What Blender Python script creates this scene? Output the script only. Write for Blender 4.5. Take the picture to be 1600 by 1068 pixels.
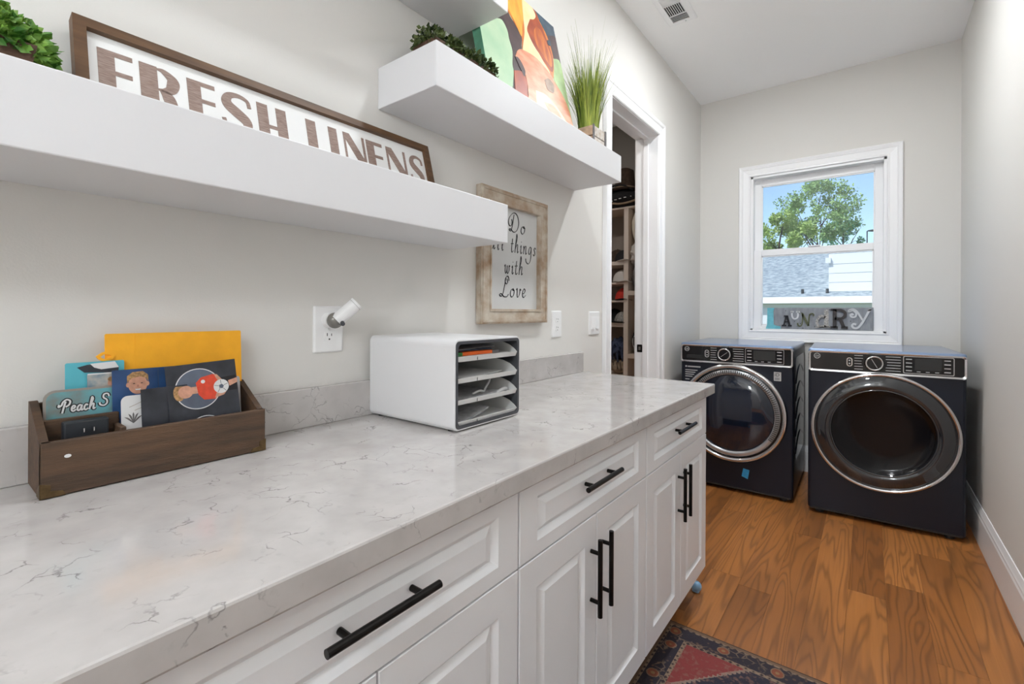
import bpy, bmesh, math, random
from mathutils import Vector, Matrix
random.seed(7)
for o in list(bpy.data.objects): bpy.data.objects.remove(o)
SC = bpy.context.scene
COL = SC.collection
R = math.radians

# ------------------------------------------------------------------ camera
# solved from the photograph: f = 730.3 px on a 1600 px frame, level camera, principal point at v = 487.4
CAM = Vector((1.1843, 0.0, 1.2168)); YAW = R(37.4626); ROLL = R(0.2655); FPX = 730.3017
fw = Vector((-math.sin(YAW), math.cos(YAW), 0)); r0 = Vector((math.cos(YAW), math.sin(YAW), 0)); u0 = Vector((0, 0, 1))
rt = r0*math.cos(ROLL) + u0*math.sin(ROLL); up = u0*math.cos(ROLL) - r0*math.sin(ROLL)
cd = bpy.data.cameras.new('camera'); cam = bpy.data.objects.new('camera', cd); COL.objects.link(cam)
cam.matrix_world = Matrix(((rt.x, up.x, -fw.x, CAM.x), (rt.y, up.y, -fw.y, CAM.y), (rt.z, up.z, -fw.z, CAM.z), (0, 0, 0, 1)))
cd.sensor_width = 36; cd.lens = 36*FPX/1600; cd.shift_y = -(534-487.3625)/1600; cd.clip_start = .02; cd.clip_end = 300
SC.camera = cam

# ------------------------------------------------------------------ world, sun, exposure
SUN_EL, SUN_ROT = R(52), R(215)
w = bpy.data.worlds.new('sky'); SC.world = w; w.use_nodes = True
nt = w.node_tree; nt.nodes.clear()
sky = nt.nodes.new('ShaderNodeTexSky'); sky.sky_type = 'NISHITA'; sky.sun_disc = False
sky.sun_elevation = SUN_EL; sky.sun_rotation = SUN_ROT; sky.altitude = 200; sky.air_density = 1.0; sky.dust_density = .6; sky.ozone_density = 1.5
bg = nt.nodes.new('ShaderNodeBackground'); bg.inputs['Strength'].default_value = .165
wo = nt.nodes.new('ShaderNodeOutputWorld')
nt.links.new(sky.outputs[0], bg.inputs[0]); nt.links.new(bg.outputs[0], wo.inputs[0])
sl = bpy.data.lights.new('sun', 'SUN'); sl.energy = 3.4; sl.angle = R(.55); sl.color = (1, .95, .87)
so = bpy.data.objects.new('sun', sl); COL.objects.link(so)
so.rotation_euler = (R(38), 0, R(-35)); so.location = (0, -6, 9)   # shines from behind the house onto the neighbour's roof and the trees
LAMP = 290.0; LAMP_FAR = 480.0; FILL_GLOBE = 60.0          # emission of the recessed ceiling lamps and of the added fill globes
SC.cycles.max_bounces = 14; SC.cycles.diffuse_bounces = 10; SC.cycles.glossy_bounces = 6; SC.cycles.transparent_max_bounces = 12
vs = SC.view_settings
vs.view_transform = 'Standard'; vs.look = 'None'; vs.gamma = 1; vs.use_curve_mapping = False; vs.exposure = 0.30

# ------------------------------------------------------------------ materials
def new_mat(name):
    m = bpy.data.materials.new(name); m.use_nodes = True
    return m, m.node_tree, m.node_tree.nodes['Principled BSDF']
def mat(name, c, rough=.5, metal=0, var=0, scale=20, bump=0, bscale=None, spec=None, coat=0, stretch=None, c2=None, emit=None, trans=0, ior=None):
    m, t, p = new_mat(name); L = t.links; N = t.nodes
    p.inputs['Base Color'].default_value = (*c, 1); p.inputs['Roughness'].default_value = rough; p.inputs['Metallic'].default_value = metal
    if spec is not None: p.inputs['Specular IOR Level'].default_value = spec
    if coat: p.inputs['Coat Weight'].default_value = coat; p.inputs['Coat Roughness'].default_value = .05
    if trans: p.inputs['Transmission Weight'].default_value = trans
    if ior: p.inputs['IOR'].default_value = ior
    if emit: p.inputs['Emission Color'].default_value = (*emit[:3], 1); p.inputs['Emission Strength'].default_value = emit[3]
    if var or bump or c2:
        tc = N.new('ShaderNodeTexCoord'); mp = N.new('ShaderNodeMapping'); L.new(tc.outputs['Object'], mp.inputs[0])
        if stretch: mp.inputs['Scale'].default_value = stretch
        if var or c2:
            n = N.new('ShaderNodeTexNoise'); n.inputs['Scale'].default_value = scale; n.inputs['Detail'].default_value = 6
            L.new(mp.outputs[0], n.inputs['Vector'])
            rp = N.new('ShaderNodeValToRGB'); e = rp.color_ramp.elements
            e[0].position = .3; e[1].position = .7
            if c2: e[0].color = (*c2, 1); e[1].color = (*c, 1)
            else:
                e[0].color = (*[max(0, k*(1-var)) for k in c], 1); e[1].color = (*[min(1, k*(1+var)) for k in c], 1)
            L.new(n.outputs['Fac'], rp.inputs[0]); L.new(rp.outputs[0], p.inputs['Base Color'])
        if bump:
            b = N.new('ShaderNodeTexNoise'); b.inputs['Scale'].default_value = bscale or scale*4; b.inputs['Detail'].default_value = 3
            L.new(mp.outputs[0], b.inputs['Vector'])
            bn = N.new('ShaderNodeBump'); bn.inputs['Strength'].default_value = bump; bn.inputs['Distance'].default_value = .004
            L.new(b.outputs['Fac'], bn.inputs['Height']); L.new(bn.outputs[0], p.inputs['Normal'])
    return m
def ramp(t, fac, stops):
    rp = t.nodes.new('ShaderNodeValToRGB'); e = rp.color_ramp.elements
    while len(e) < len(stops): e.new(.5)
    for el, (pos, c) in zip(e, stops):
        el.position = pos; el.color = (*c, 1) if len(c) == 3 else c
    t.links.new(fac, rp.inputs[0]); return rp.outputs[0]
def mth(t, op, a, b=None, c=None):
    n = t.nodes.new('ShaderNodeMath'); n.operation = op
    for i, v in enumerate((a, b, c)):
        if v is None: continue
        if isinstance(v, (int, float)): n.inputs[i].default_value = v
        else: t.links.new(v, n.inputs[i])
    return n.outputs[0]
def mixc(t, fac, a, b, mode='MIX'):
    n = t.nodes.new('ShaderNodeMix'); n.data_type = 'RGBA'; n.blend_type = mode
    for s, v in ((0, fac), (6, a), (7, b)):
        if isinstance(v, (int, float)): n.inputs[s].default_value = v
        elif isinstance(v, tuple): n.inputs[s].default_value = (*v, 1)
        else: t.links.new(v, n.inputs[s])
    return n.outputs[2]
def tex(t, kind, vec, **kw):
    n = t.nodes.new(kind)
    for k, v in kw.items():
        if k in n.inputs.keys(): n.inputs[k].default_value = v
        else: setattr(n, k, v)
    if vec is not None: t.links.new(vec, n.inputs['Vector'])
    return n
def objvec(t, scale=(1, 1, 1), rnd=False):
    tc = t.nodes.new('ShaderNodeTexCoord'); mp = t.nodes.new('ShaderNodeMapping'); mp.inputs['Scale'].default_value = scale
    src = tc.outputs['Object']
    if rnd:
        oi = t.nodes.new('ShaderNodeObjectInfo'); cx = t.nodes.new('ShaderNodeCombineXYZ')
        q = mth(t, 'MULTIPLY', oi.outputs['Random'], 37.0)
        for i in range(3): t.links.new(q, cx.inputs[i])
        ad = t.nodes.new('ShaderNodeVectorMath'); t.links.new(src, ad.inputs[0]); t.links.new(cx.outputs[0], ad.inputs[1]); src = ad.outputs[0]
    t.links.new(src, mp.inputs[0]); return mp.outputs[0]

M = {}
M['wall'] = mat('wall_paint', (.70, .685, .655), .85, bump=.06, bscale=260)
M['ceil'] = mat('ceiling_paint', (.92, .92, .92), .9, bump=.05, bscale=200)
M['trim'] = mat('white_trim_paint', (.88, .88, .89), .35, bump=.02, bscale=60)
M['shelf'] = mat('white_shelf_paint', (.70, .70, .715), .4, bump=.02, bscale=90)
M['cab'] = mat('white_cabinet_paint', (.84, .85, .87), .4, bump=.02, bscale=150)
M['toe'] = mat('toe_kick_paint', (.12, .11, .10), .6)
M['handle'] = mat('oil_rubbed_bronze', (.018, .016, .015), .32, .8, var=.3, scale=40)
M['plate'] = mat('white_plastic', (.84, .84, .84), .3)
M['slot'] = mat('dark_slot', (.02, .02, .02), .5)
M['steel'] = mat('chrome', (.75, .75, .76), .12, 1)
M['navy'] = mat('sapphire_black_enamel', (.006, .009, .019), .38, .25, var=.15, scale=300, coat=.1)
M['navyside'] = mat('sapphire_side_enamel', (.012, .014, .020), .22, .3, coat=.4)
M['topsheen'] = mat('sapphire_enamel_painted_sheen', (.24, .32, .48), .30, .75, coat=.5)  # sapphire enamel, lightened: the window's reflection is put into the base colour
M['blackglass'] = mat('black_gloss_panel', (.006, .006, .007), .08, 0, spec=.6)
M['smoke'] = mat('smoked_glass', (.016, .018, .022), .04, 0, spec=.8, coat=.6)
M['drum'] = mat('dark_door_bowl', (.003, .003, .004), .12, 0, spec=.35)
M['ribs'] = mat('pale_grille', (.55, .56, .58), .25, .7)
M['print'] = mat('panel_print', (.5, .5, .5), .5)
M['blueglass'] = mat('blue_tinted_glass', (.004, .009, .022), .05, 0, spec=.7, coat=.5)
M['tape'] = mat('blue_tape', (.03, .28, .55), .6, var=.15, scale=60)
M['sticker'] = mat('silver_sticker', (.5, .5, .5), .4)
M['signwood'] = mat('brown_stained_frame', (.14, .068, .026), .5, c2=(.075, .034, .013), scale=6, stretch=(12, 1.2, 12), bump=.1, bscale=30)
M['signwhite'] = mat('white_sign_board', (.80, .80, .79), .6, bump=.03, bscale=80)
M['ink'] = mat('weathered_brown_print', (.22, .145, .115), .7, c2=(.36, .27, .235), scale=180, stretch=(1, .35, 3))
M['oldwood'] = mat('distressed_wood', (.58, .53, .45), .75, c2=(.34, .22, .13), scale=9, stretch=(3, 1.6, 2.2), bump=.35, bscale=40)
M['frameback'] = mat('grey_white_board', (.60, .605, .60), .6, var=.04, scale=8)
M['black'] = mat('black_lettering', (.012, .012, .014), .6)
M['orgwood'] = mat('walnut_stained_wood', (.115, .062, .031), .6, c2=(.052, .030, .018), scale=5, stretch=(18, 1.5, 14), bump=.25, bscale=50)
M['brass'] = mat('antique_brass', (.13, .085, .04), .45, .8, var=.3, scale=90)
M['env'] = mat('orange_manila', (.96, .44, .016), .65, var=.06, scale=30, bump=.08, bscale=120)
M['traywhite'] = mat('white_tray_plastic', (.70, .70, .69), .4)
M['traybody'] = mat('white_shell_plastic', (.74, .74, .75), .35, bump=.02, bscale=300)
M['trayframe'] = mat('charcoal_plastic', (.06, .062, .07), .4)
M['paper'] = mat('white_paper', (.62, .62, .62), .7, var=.05, scale=40)
M['paper2'] = mat('grey_print_paper', (.42, .42, .43), .7, var=.25, scale=70)
M['paper3'] = mat('dark_print_paper', (.10, .10, .11), .6, var=.6, scale=60)
M['orange'] = mat('orange_card', (.80, .13, .012), .5)
M['green'] = mat('green_card', (.03, .20, .04), .5, var=.6, scale=200)
M['teal'] = mat('teal_card', (.10, .46, .55), .45)
M['photoblue'] = mat('blue_backdrop_print', (.035, .10, .26), .3, c2=(.012, .02, .06), scale=9)
M['photodark'] = mat('dark_backdrop_print', (.018, .02, .026), .3, c2=(.05, .055, .07), scale=22)
M['skin'] = mat('skin_tone_print', (.62, .32, .22), .4, var=.15, scale=120)
M['hair'] = mat('blond_hair_print', (.42, .24, .10), .5, var=.5, scale=260)
M['red'] = mat('red_shirt_print', (.72, .07, .03), .4, var=.15, scale=80)
M['white'] = mat('white_print', (.75, .75, .75), .5)
M['glow'] = mat('pale_backdrop_print', (.14, .17, .23), .4, c2=(.06, .07, .10), scale=14)
M['beach'] = mat('beach_print', (.52, .48, .42), .5, c2=(.16, .26, .33), scale=60)
M['peach'] = mat('turquoise_abstract_print', (.13, .42, .48), .3, c2=(.22, .17, .13), scale=24)
M['peachedge'] = mat('worn_tin_edge', (.32, .29, .26), .4, .3)
M['adapter'] = mat('black_adapter_plastic', (.020, .024, .030), .5)
M['box'] = mat('dark_planter', (.09, .045, .025), .7, var=.3, scale=20)
M['crate'] = mat('whitewashed_crate', (.66, .64, .60), .7, c2=(.45, .36, .28), scale=8, stretch=(2, 8, 8))
M['cratewood'] = mat('crate_side_wood', (.45, .32, .22), .7, var=.3, scale=30)
def leafmat(name, a, b, rough=.45):
    m, t, p = new_mat(name); v = objvec(t)
    n = tex(t, 'ShaderNodeTexNoise', v, Scale=45.0, Detail=2.0)
    t.links.new(ramp(t, n.outputs['Fac'], [(.35, a), (.65, b)]), p.inputs['Base Color']); p.inputs['Roughness'].default_value = rough
    return m
M['leafbright'] = leafmat('bright_green_leaves', (.05, .19, .02), (.24, .42, .07))
M['leafdark'] = leafmat('dark_boxwood_leaves', (.018, .04, .008), (.10, .13, .03))
M['grass'] = mat('artificial_grass_blades', (.42, .48, .07), .5, c2=(.03, .10, .012), scale=60, stretch=(1, 1, .06))
M['flower'] = mat('cream_petals', (.75, .68, .55), .6)
M['bark'] = mat('tree_bark', (.07, .055, .045), .9, var=.3, scale=10)
M['treeleaf'] = leafmat('sunny_tree_leaves', (.16, .34, .10), (.42, .56, .22), .6)
M['treeleaf2'] = leafmat('deep_tree_leaves', (.07, .27, .14), (.20, .48, .24), .6)
M['treeleaf3'] = leafmat('yellow_green_leaves', (.20, .36, .06), (.48, .58, .20), .6)
M['siding'] = mat('white_siding', (.80, .82, .84), .6)
M['gutter'] = mat('white_gutter', (.82, .84, .84), .4)
M['ground'] = mat('lawn_ground', (.07, .13, .03), .9, var=.3, scale=2)
M['lampmetal'] = mat('dark_pole_metal', (.03, .035, .04), .5)
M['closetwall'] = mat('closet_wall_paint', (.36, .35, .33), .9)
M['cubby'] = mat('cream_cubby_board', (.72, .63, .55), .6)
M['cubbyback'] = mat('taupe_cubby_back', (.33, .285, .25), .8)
M['fabblack'] = mat('black_cap_cloth', (.008, .008, .010), .8, var=.4, scale=60)
M['fabbrown'] = mat('brown_felt', (.06, .038, .026), .9, var=.3, scale=40)
M['fabtan'] = mat('tan_cloth', (.30, .22, .15), .9, var=.2, scale=40)
M['fabcream'] = mat('cream_cloth', (.72, .66, .56), .9, bump=.3, bscale=25)
M['fabwhite'] = mat('white_cloth', (.60, .57, .54), .9, bump=.3, bscale=30)
M['denim'] = mat('blue_denim', (.045, .06, .11), .9, var=.4, scale=50)
M['fabred'] = mat('red_cap_cloth', (.55, .03, .015), .8, var=.2, scale=60)
M['fabgrey'] = mat('grey_cloth', (.16, .15, .15), .9, var=.2, scale=60)
M['sparkle'] = mat('beaded_cloth', (.5, .48, .44), .4, c2=(.02, .02, .02), scale=150)
M['bluecap'] = mat('pale_blue_plastic', (.25, .45, .68), .4)
M['lamplens'] = mat('lamp_lens', (.9, .9, .9), .5, emit=(.92, .97, 1.02, LAMP))
M['farlens'] = mat('bright_lamp_lens', (.9, .9, .9), .5, emit=(.95, .98, 1.0, LAMP_FAR))
M['opal'] = mat('fill_globe_glass', (.9, .9, .9), .3, emit=(.90, .965, 1.03, FILL_GLOBE))
M['closetfill'] = mat('closet_fill_lens', (.9, .9, .9), .5, emit=(1, .94, .88, 230))
M['boardgrey'] = mat('weathered_grey_board', (.33, .345, .37), .7, c2=(.22, .23, .25), scale=14, stretch=(3, 1, 1), bump=.2, bscale=60)
M['turq'] = mat('turquoise_letter', (.15, .50, .58), .5, var=.1, scale=60)
M['lblack'] = mat('black_letter', (.010, .009, .014), .5)
M['lgrey'] = mat('silver_letter', (.66, .67, .68), .5)
M['lolive'] = mat('olive_letter', (.11, .12, .06), .5, var=.4, scale=120)
M['lpat'] = mat('patterned_letter', (.72, .69, .65), .6, c2=(.10, .09, .08), scale=190)
M['lbrown'] = mat('dark_brown_letter', (.035, .028, .028), .5, var=.3, scale=60)

def wood_floor():
    m, t, p = new_mat('oak_plank')
    v = objvec(t, (7.0, .75, 1), rnd=True)
    n = tex(t, 'ShaderNodeTexNoise', v, Scale=1.0, Detail=2.5, Roughness=.45, Distortion=.5)
    s = mth(t, 'SINE', mth(t, 'MULTIPLY', n.outputs['Fac'], 85.0))
    line = mth(t, 'POWER', mth(t, 'MULTIPLY_ADD', s, .5, .5), 3.0)
    v2 = objvec(t, (140, 3.0, 1), rnd=True)
    f = tex(t, 'ShaderNodeTexNoise', v2, Scale=1.0, Detail=3.0)
    v3 = objvec(t, (2.2, .9, 1), rnd=True)
    bl = tex(t, 'ShaderNodeTexNoise', v3, Scale=1.4, Detail=2.0)
    oi = t.nodes.new('ShaderNodeObjectInfo')
    base = ramp(t, oi.outputs['Random'], [(0, (.33, .120, .030)), (.3, (.50, .195, .050)), (.6, (.58, .230, .062)), (1, (.42, .160, .042))])
    c = mixc(t, mth(t, 'MULTIPLY', line, .46), base, (.085, .034, .013))
    c = mixc(t, mth(t, 'MULTIPLY', f.outputs['Fac'], .35), c, (.11, .045, .016))
    c = mixc(t, ramp(t, bl.outputs['Fac'], [(.45, (0, 0, 0)), (.75, (.5, .5, .5))]), c, (.12, .05, .018))
    t.links.new(c, p.inputs['Base Color'])
    p.inputs['Roughness'].default_value = .34
    b = t.nodes.new('ShaderNodeBump'); b.inputs['Strength'].default_value = .25; b.inputs['Distance'].default_value = .0012
    t.links.new(mth(t, 'SUBTRACT', 1.0, line), b.inputs['Height']); t.links.new(b.outputs[0], p.inputs['Normal'])
    return m
M['plank'] = wood_floor()
def quartz():
    m, t, p = new_mat('veined_quartz'); v = objvec(t)
    wv = tex(t, 'ShaderNodeTexNoise', v, Scale=14.0, Detail=5.0)
    va = t.nodes.new('ShaderNodeVectorMath'); va.operation = 'SCALE'; va.inputs['Scale'].default_value = .13; t.links.new(wv.outputs['Color'], va.inputs[0])
    vb = t.nodes.new('ShaderNodeVectorMath'); t.links.new(v, vb.inputs[0]); t.links.new(va.outputs[0], vb.inputs[1])
    vo = tex(t, 'ShaderNodeTexVoronoi', vb.outputs[0], Scale=13.0, feature='DISTANCE_TO_EDGE')
    line = ramp(t, vo.outputs['Distance'], [(0, (1, 1, 1)), (.022, (0, 0, 0))])
    k = tex(t, 'ShaderNodeTexNoise', v, Scale=15.0, Detail=4.0)
    mask = ramp(t, k.outputs['Fac'], [(.50, (0, 0, 0)), (.62, (1, 1, 1))])
    cl = tex(t, 'ShaderNodeTexNoise', v, Scale=16.0, Detail=5.0)
    base = ramp(t, cl.outputs['Fac'], [(.3, (.47, .445, .43)), (.7, (.55, .525, .51))])
    sp = tex(t, 'ShaderNodeTexNoise', v, Scale=55.0, Detail=4.0)
    c = mixc(t, ramp(t, sp.outputs['Fac'], [(.62, (0, 0, 0)), (.78, (.35, .35, .35))]), base, (.36, .34, .32))
    c = mixc(t, mth(t, 'MULTIPLY', mth(t, 'MULTIPLY', line, mask), .8), c, (.17, .155, .15))
    t.links.new(c, p.inputs['Base Color']); p.inputs['Roughness'].default_value = .10; p.inputs['Specular IOR Level'].default_value = .55
    return m
M['quartz'] = quartz()
def shingles():
    m, t, p = new_mat('grey_shingles'); v = objvec(t, (1, 1, 1))
    br = tex(t, 'ShaderNodeTexNoise', v, Scale=9.0, Detail=5.0)
    t.links.new(ramp(t, br.outputs['Fac'], [(.35, (.20, .25, .28)), (.65, (.42, .47, .49))]), p.inputs['Base Color']); p.inputs['Roughness'].default_value = .9
    return m
M['shingle'] = shingles()
def glass_mat():
    m = bpy.data.materials.new('window_glass'); m.use_nodes = True; t = m.node_tree; t.nodes.clear()
    o = t.nodes.new('ShaderNodeOutputMaterial'); tr = t.nodes.new('ShaderNodeBsdfTransparent'); tr.inputs[0].default_value = (.95, .98, 1, 1)
    gl = t.nodes.new('ShaderNodeBsdfGlossy'); gl.inputs['Roughness'].default_value = .4
    mx = t.nodes.new('ShaderNodeMixShader'); mx.inputs[0].default_value = .03
    t.links.new(tr.outputs[0], mx.inputs[1]); t.links.new(gl.outputs[0], mx.inputs[2]); t.links.new(mx.outputs[0], o.inputs[0])
    return m
M['glass'] = glass_mat()
def rug_mat(x0, x1, y0, y1):
    m, t, p = new_mat('persian_rug_weave')
    tc = t.nodes.new('ShaderNodeTexCoord'); sp = t.nodes.new('ShaderNodeSeparateXYZ'); t.links.new(tc.outputs['Object'], sp.inputs[0])
    X, Y = sp.outputs[0], sp.outputs[1]
    cx, hx, cy, hy = (x0+x1)/2, (x1-x0)/2, (y0+y1)/2, (y1-y0)/2
    ax = mth(t, 'ABSOLUTE', mth(t, 'SUBTRACT', X, cx)); ay = mth(t, 'ABSOLUTE', mth(t, 'SUBTRACT', Y, cy))
    d = mth(t, 'MINIMUM', mth(t, 'SUBTRACT', hx, ax), mth(t, 'SUBTRACT', hy, ay))    # distance to the nearest edge
    v = objvec(t, (1, 1, 1))
    vo = tex(t, 'ShaderNodeTexVoronoi', v, Scale=48.0, feature='F1'); vo2 = tex(t, 'ShaderNodeTexVoronoi', v, Scale=30.0, feature='DISTANCE_TO_EDGE')
    no = tex(t, 'ShaderNodeTexNoise', v, Scale=60.0, Detail=5.0); nb = tex(t, 'ShaderNodeTexNoise', v, Scale=18.0, Detail=3.0)
    wob = mth(t, 'MULTIPLY', mth(t, 'SUBTRACT', nb.outputs['Fac'], .5), .02)
    motif = mixc(t, ramp(t, vo.outputs['Distance'], [(.20, (.8, .8, .8)), (.30, (0, 0, 0))]), (.022, .020, .032), (.13, .075, .055))
    motif = mixc(t, mth(t, 'MULTIPLY', ramp(t, vo2.outputs['Distance'], [(.03, (1, 1, 1)), (.08, (0, 0, 0))]), ramp(t, nb.outputs['Fac'], [(.5, (0, 0, 0)), (.6, (.8, .8, .8))])), motif, (.22, .15, .10))
    dx, dy = mth(t, 'SUBTRACT', hx, ax), mth(t, 'SUBTRACT', hy, ay)
    def rose(along, dist):
        q = mth(t, 'ADD', mth(t, 'POWER', mth(t, 'PINGPONG', along, .085), 2.0), mth(t, 'POWER', mth(t, 'SUBTRACT', dist, .052), 2.0))
        return mth(t, 'ADD', mth(t, 'SQRT', q), wob)
    rr = mth(t, 'MINIMUM', rose(mth(t, 'SUBTRACT', X, x0+.045), dy), rose(mth(t, 'SUBTRACT', Y, y1-.135), dx))
    motif = mixc(t, mth(t, 'LESS_THAN', rr, .021), motif, (.24, .15, .09)); motif = mixc(t, mth(t, 'LESS_THAN', rr, .017), motif, (.26, .075, .035)); motif = mixc(t, mth(t, 'LESS_THAN', rr, .006), motif, (.30, .17, .07))
    zig = mth(t, 'PINGPONG', mth(t, 'ADD', X, Y), .012); zig2 = mth(t, 'PINGPONG', mth(t, 'SUBTRACT', X, Y), .012)
    zz = mth(t, 'MINIMUM', zig, zig2)
    tri = mth(t, 'ADD', mth(t, 'SUBTRACT', mth(t, 'SUBTRACT', ax, mth(t, 'DIVIDE', mth(t, 'SUBTRACT', y1-.10, Y), 1.2)), .077), mth(t, 'MULTIPLY', zz, 1.2))
    field = mixc(t, mth(t, 'GREATER_THAN', tri, 0.0), (.020, .022, .040), (.25, .040, .038))
    field = mixc(t, mth(t, 'MULTIPLY', mth(t, 'LESS_THAN', mth(t, 'ABSOLUTE', tri), .006), .8), field, (.34, .26, .20))
    field = mixc(t, ramp(t, no.outputs['Fac'], [(.52, (0, 0, 0)), (.66, (.6, .6, .6))]), field, (.30, .15, .11))
    edge = mixc(t, ramp(t, mth(t, 'ADD', zz, wob), [(.003, (1, 1, 1)), (.006, (0, 0, 0))]), (.035, .024, .026), (.30, .21, .14))
    def band(a, b): return mth(t, 'MULTIPLY', mth(t, 'GREATER_THAN', d, a), mth(t, 'LESS_THAN', d, b))
    c = mixc(t, mth(t, 'GREATER_THAN', d, .10), motif, field)
    c = mixc(t, band(.086, .10), c, edge); c = mixc(t, band(.016, .024), c, edge)
    c = mixc(t, band(.004, .016), c, (.19, .115, .07))
    c = mixc(t, mth(t, 'LESS_THAN', d, .004), c, (.035, .018, .014))
    c = mixc(t, mth(t, 'MULTIPLY', no.outputs['Fac'], .35), c, (.05, .03, .028))
    t.links.new(c, p.inputs['Base Color']); p.inputs['Roughness'].default_value = .95
    b = t.nodes.new('ShaderNodeBump'); b.inputs['Strength'].default_value = .5; b.inputs['Distance'].default_value = .003
    n2 = tex(t, 'ShaderNodeTexNoise', v, Scale=350.0); t.links.new(n2.outputs['Fac'], b.inputs['Height']); t.links.new(b.outputs[0], p.inputs['Normal'])
    return m

# ------------------------------------------------------------------ mesh helpers
FR = {}          # object name -> world matrix of its frame
def BM(): return bmesh.new()
def obj(name, bm, m, parent=None, local=False, smooth=False, label=None, kind=None):
    me = bpy.data.meshes.new(name); bmesh.ops.recalc_face_normals(bm, faces=bm.faces); bm.to_mesh(me); bm.free()
    if smooth:
        for f in me.polygons: f.use_smooth = True
    mm = M[m] if isinstance(m, str) else m
    me.materials.append(mm)
    o = bpy.data.objects.new(name, me); COL.objects.link(o)
    fr = Matrix.Identity(4)
    if parent is not None:
        fr = FR[parent.name]; o.parent = parent
        if not local: me.transform(fr.inverted())
    FR[o.name] = fr
    if label: o['label'] = label
    if kind: o['kind'] = kind
    return o
def tag(o, label, cat, group=None):
    o['label'] = label; o['category'] = cat
    if group: o['group'] = group
    return o
def thing(name, label, cat, loc=(0, 0, 0), rz=0, group=None):
    o = bpy.data.objects.new(name, None); COL.objects.link(o); o.empty_display_size = .05
    o.location = loc; o.rotation_euler = (0, 0, rz)
    FR[o.name] = Matrix.Translation(loc) @ Matrix.Rotation(rz, 4, 'Z')
    return tag(o, label, cat, group)
def struct(o, label=None):
    o['kind'] = 'structure'
    if label: o['label'] = label
    return o
def centre(o):
    """move a one-mesh thing's origin to the middle of its base"""
    vs_ = [v.co for v in o.data.vertices]
    c = Vector(((min(v.x for v in vs_)+max(v.x for v in vs_))/2, (min(v.y for v in vs_)+max(v.y for v in vs_))/2, min(v.z for v in vs_)))
    o.data.transform(Matrix.Translation(-c)); o.location = c; FR[o.name] = Matrix.Translation(c); return o
def box(bm, x0, x1, y0, y1, z0, z1, bev=0, seg=2):
    r = bmesh.ops.create_cube(bm, size=1)['verts']
    bmesh.ops.scale(bm, vec=(x1-x0, y1-y0, z1-z0), verts=r); bmesh.ops.translate(bm, vec=((x0+x1)/2, (y0+y1)/2, (z0+z1)/2), verts=r)
    if bev:
        es = list({e for v in r for e in v.link_edges})
        bmesh.ops.bevel(bm, geom=es, offset=bev, segments=seg, affect='EDGES', profile=.5)
    return r
def cyl(bm, p0, p1, r, r2=None, seg=16, caps=True):
    p0, p1 = Vector(p0), Vector(p1); d = p1-p0
    q = bmesh.ops.create_cone(bm, cap_ends=caps, segments=seg, radius1=r, radius2=r if r2 is None else r2, depth=d.length)['verts']
    mt = Matrix.Translation((p0+p1)/2) @ d.to_track_quat('Z', 'Y').to_matrix().to_4x4()
    bmesh.ops.transform(bm, matrix=mt, verts=q); return q
def sphere(bm, c, r, sc=(1, 1, 1), u=16, v=10):
    q = bmesh.ops.create_uvsphere(bm, u_segments=u, v_segments=v, radius=r)['verts']
    bmesh.ops.scale(bm, vec=sc, verts=q); bmesh.ops.translate(bm, vec=c, verts=q); return q
def prism(bm, poly, T, d0, d1):
    """polygon in (a, b) extruded between depths d0, d1; T maps (a, b, depth) to a point"""
    a = [bm.verts.new(T(x, y, d0)) for x, y in poly]; b = [bm.verts.new(T(x, y, d1)) for x, y in poly]
    n = len(poly)
    bm.faces.new(a); bm.faces.new(b[::-1])
    for i in range(n): bm.faces.new((a[i], a[(i+1) % n], b[(i+1) % n], b[i]))
def rect(x0, x1, y0, y1): return [(x0, y0), (x1, y0), (x1, y1), (x0, y1)]
def rrect(x0, x1, y0, y1, r, n=5):
    o = []
    for cx, cy, a in ((x1-r, y1-r, 0), (x0+r, y1-r, 90), (x0+r, y0+r, 180), (x1-r, y0+r, 270)):
        for i in range(n+1):
            t = R(a+90*i/n); o.append((cx+r*math.cos(t), cy+r*math.sin(t)))
    return o
def loft(bm, loops, closed=True, cap=True):
    """skin between loops of equal length"""
    vv = [[bm.verts.new(p) for p in l] for l in loops]; n = len(vv[0])
    for a, b in zip(vv, vv[1:]):
        for i in range(n if closed else n-1):
            bm.faces.new((a[i], a[(i+1) % n], b[(i+1) % n], b[i]))
    if cap: bm.faces.new(vv[0]); bm.faces.new(vv[-1][::-1])
def lathe(bm, prof, T, seg=64, a0=0, a1=360, close=True):
    """profile [(radius, depth)] turned; T(a, b, depth)"""
    full = abs(a1-a0-360) < 1e-6; n = seg if full else seg+1
    rows = []
    for r, d in prof:
        rows.append([bm.verts.new(T(r*math.cos(R(a0+(a1-a0)*i/seg)), r*math.sin(R(a0+(a1-a0)*i/seg)), d)) for i in range(n)])
    for a, b in zip(rows, rows[1:]):
        for i in range(seg):
            j = (i+1) % n
            bm.faces.new((a[i], a[j], b[j], b[i]))
    bmesh.ops.remove_doubles(bm, verts=bm.verts, dist=1e-6)
def smooth_pts(pts, k=6):
    if len(pts) < 3: return [Vector(p) for p in pts]
    P = [Vector(p) for p in pts]; out = []
    for i in range(len(P)-1):
        a = P[i-1] if i else P[0]*2-P[1]; b, c = P[i], P[i+1]; d = P[i+2] if i+2 < len(P) else P[-1]*2-P[-2]
        for s in range(k):
            t = s/k
            out.append(.5*((2*b)+(c-a)*t+(2*a-5*b+4*c-d)*t*t+(3*b-a-3*c+d)*t**3))
    out.append(P[-1]); return out
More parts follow.
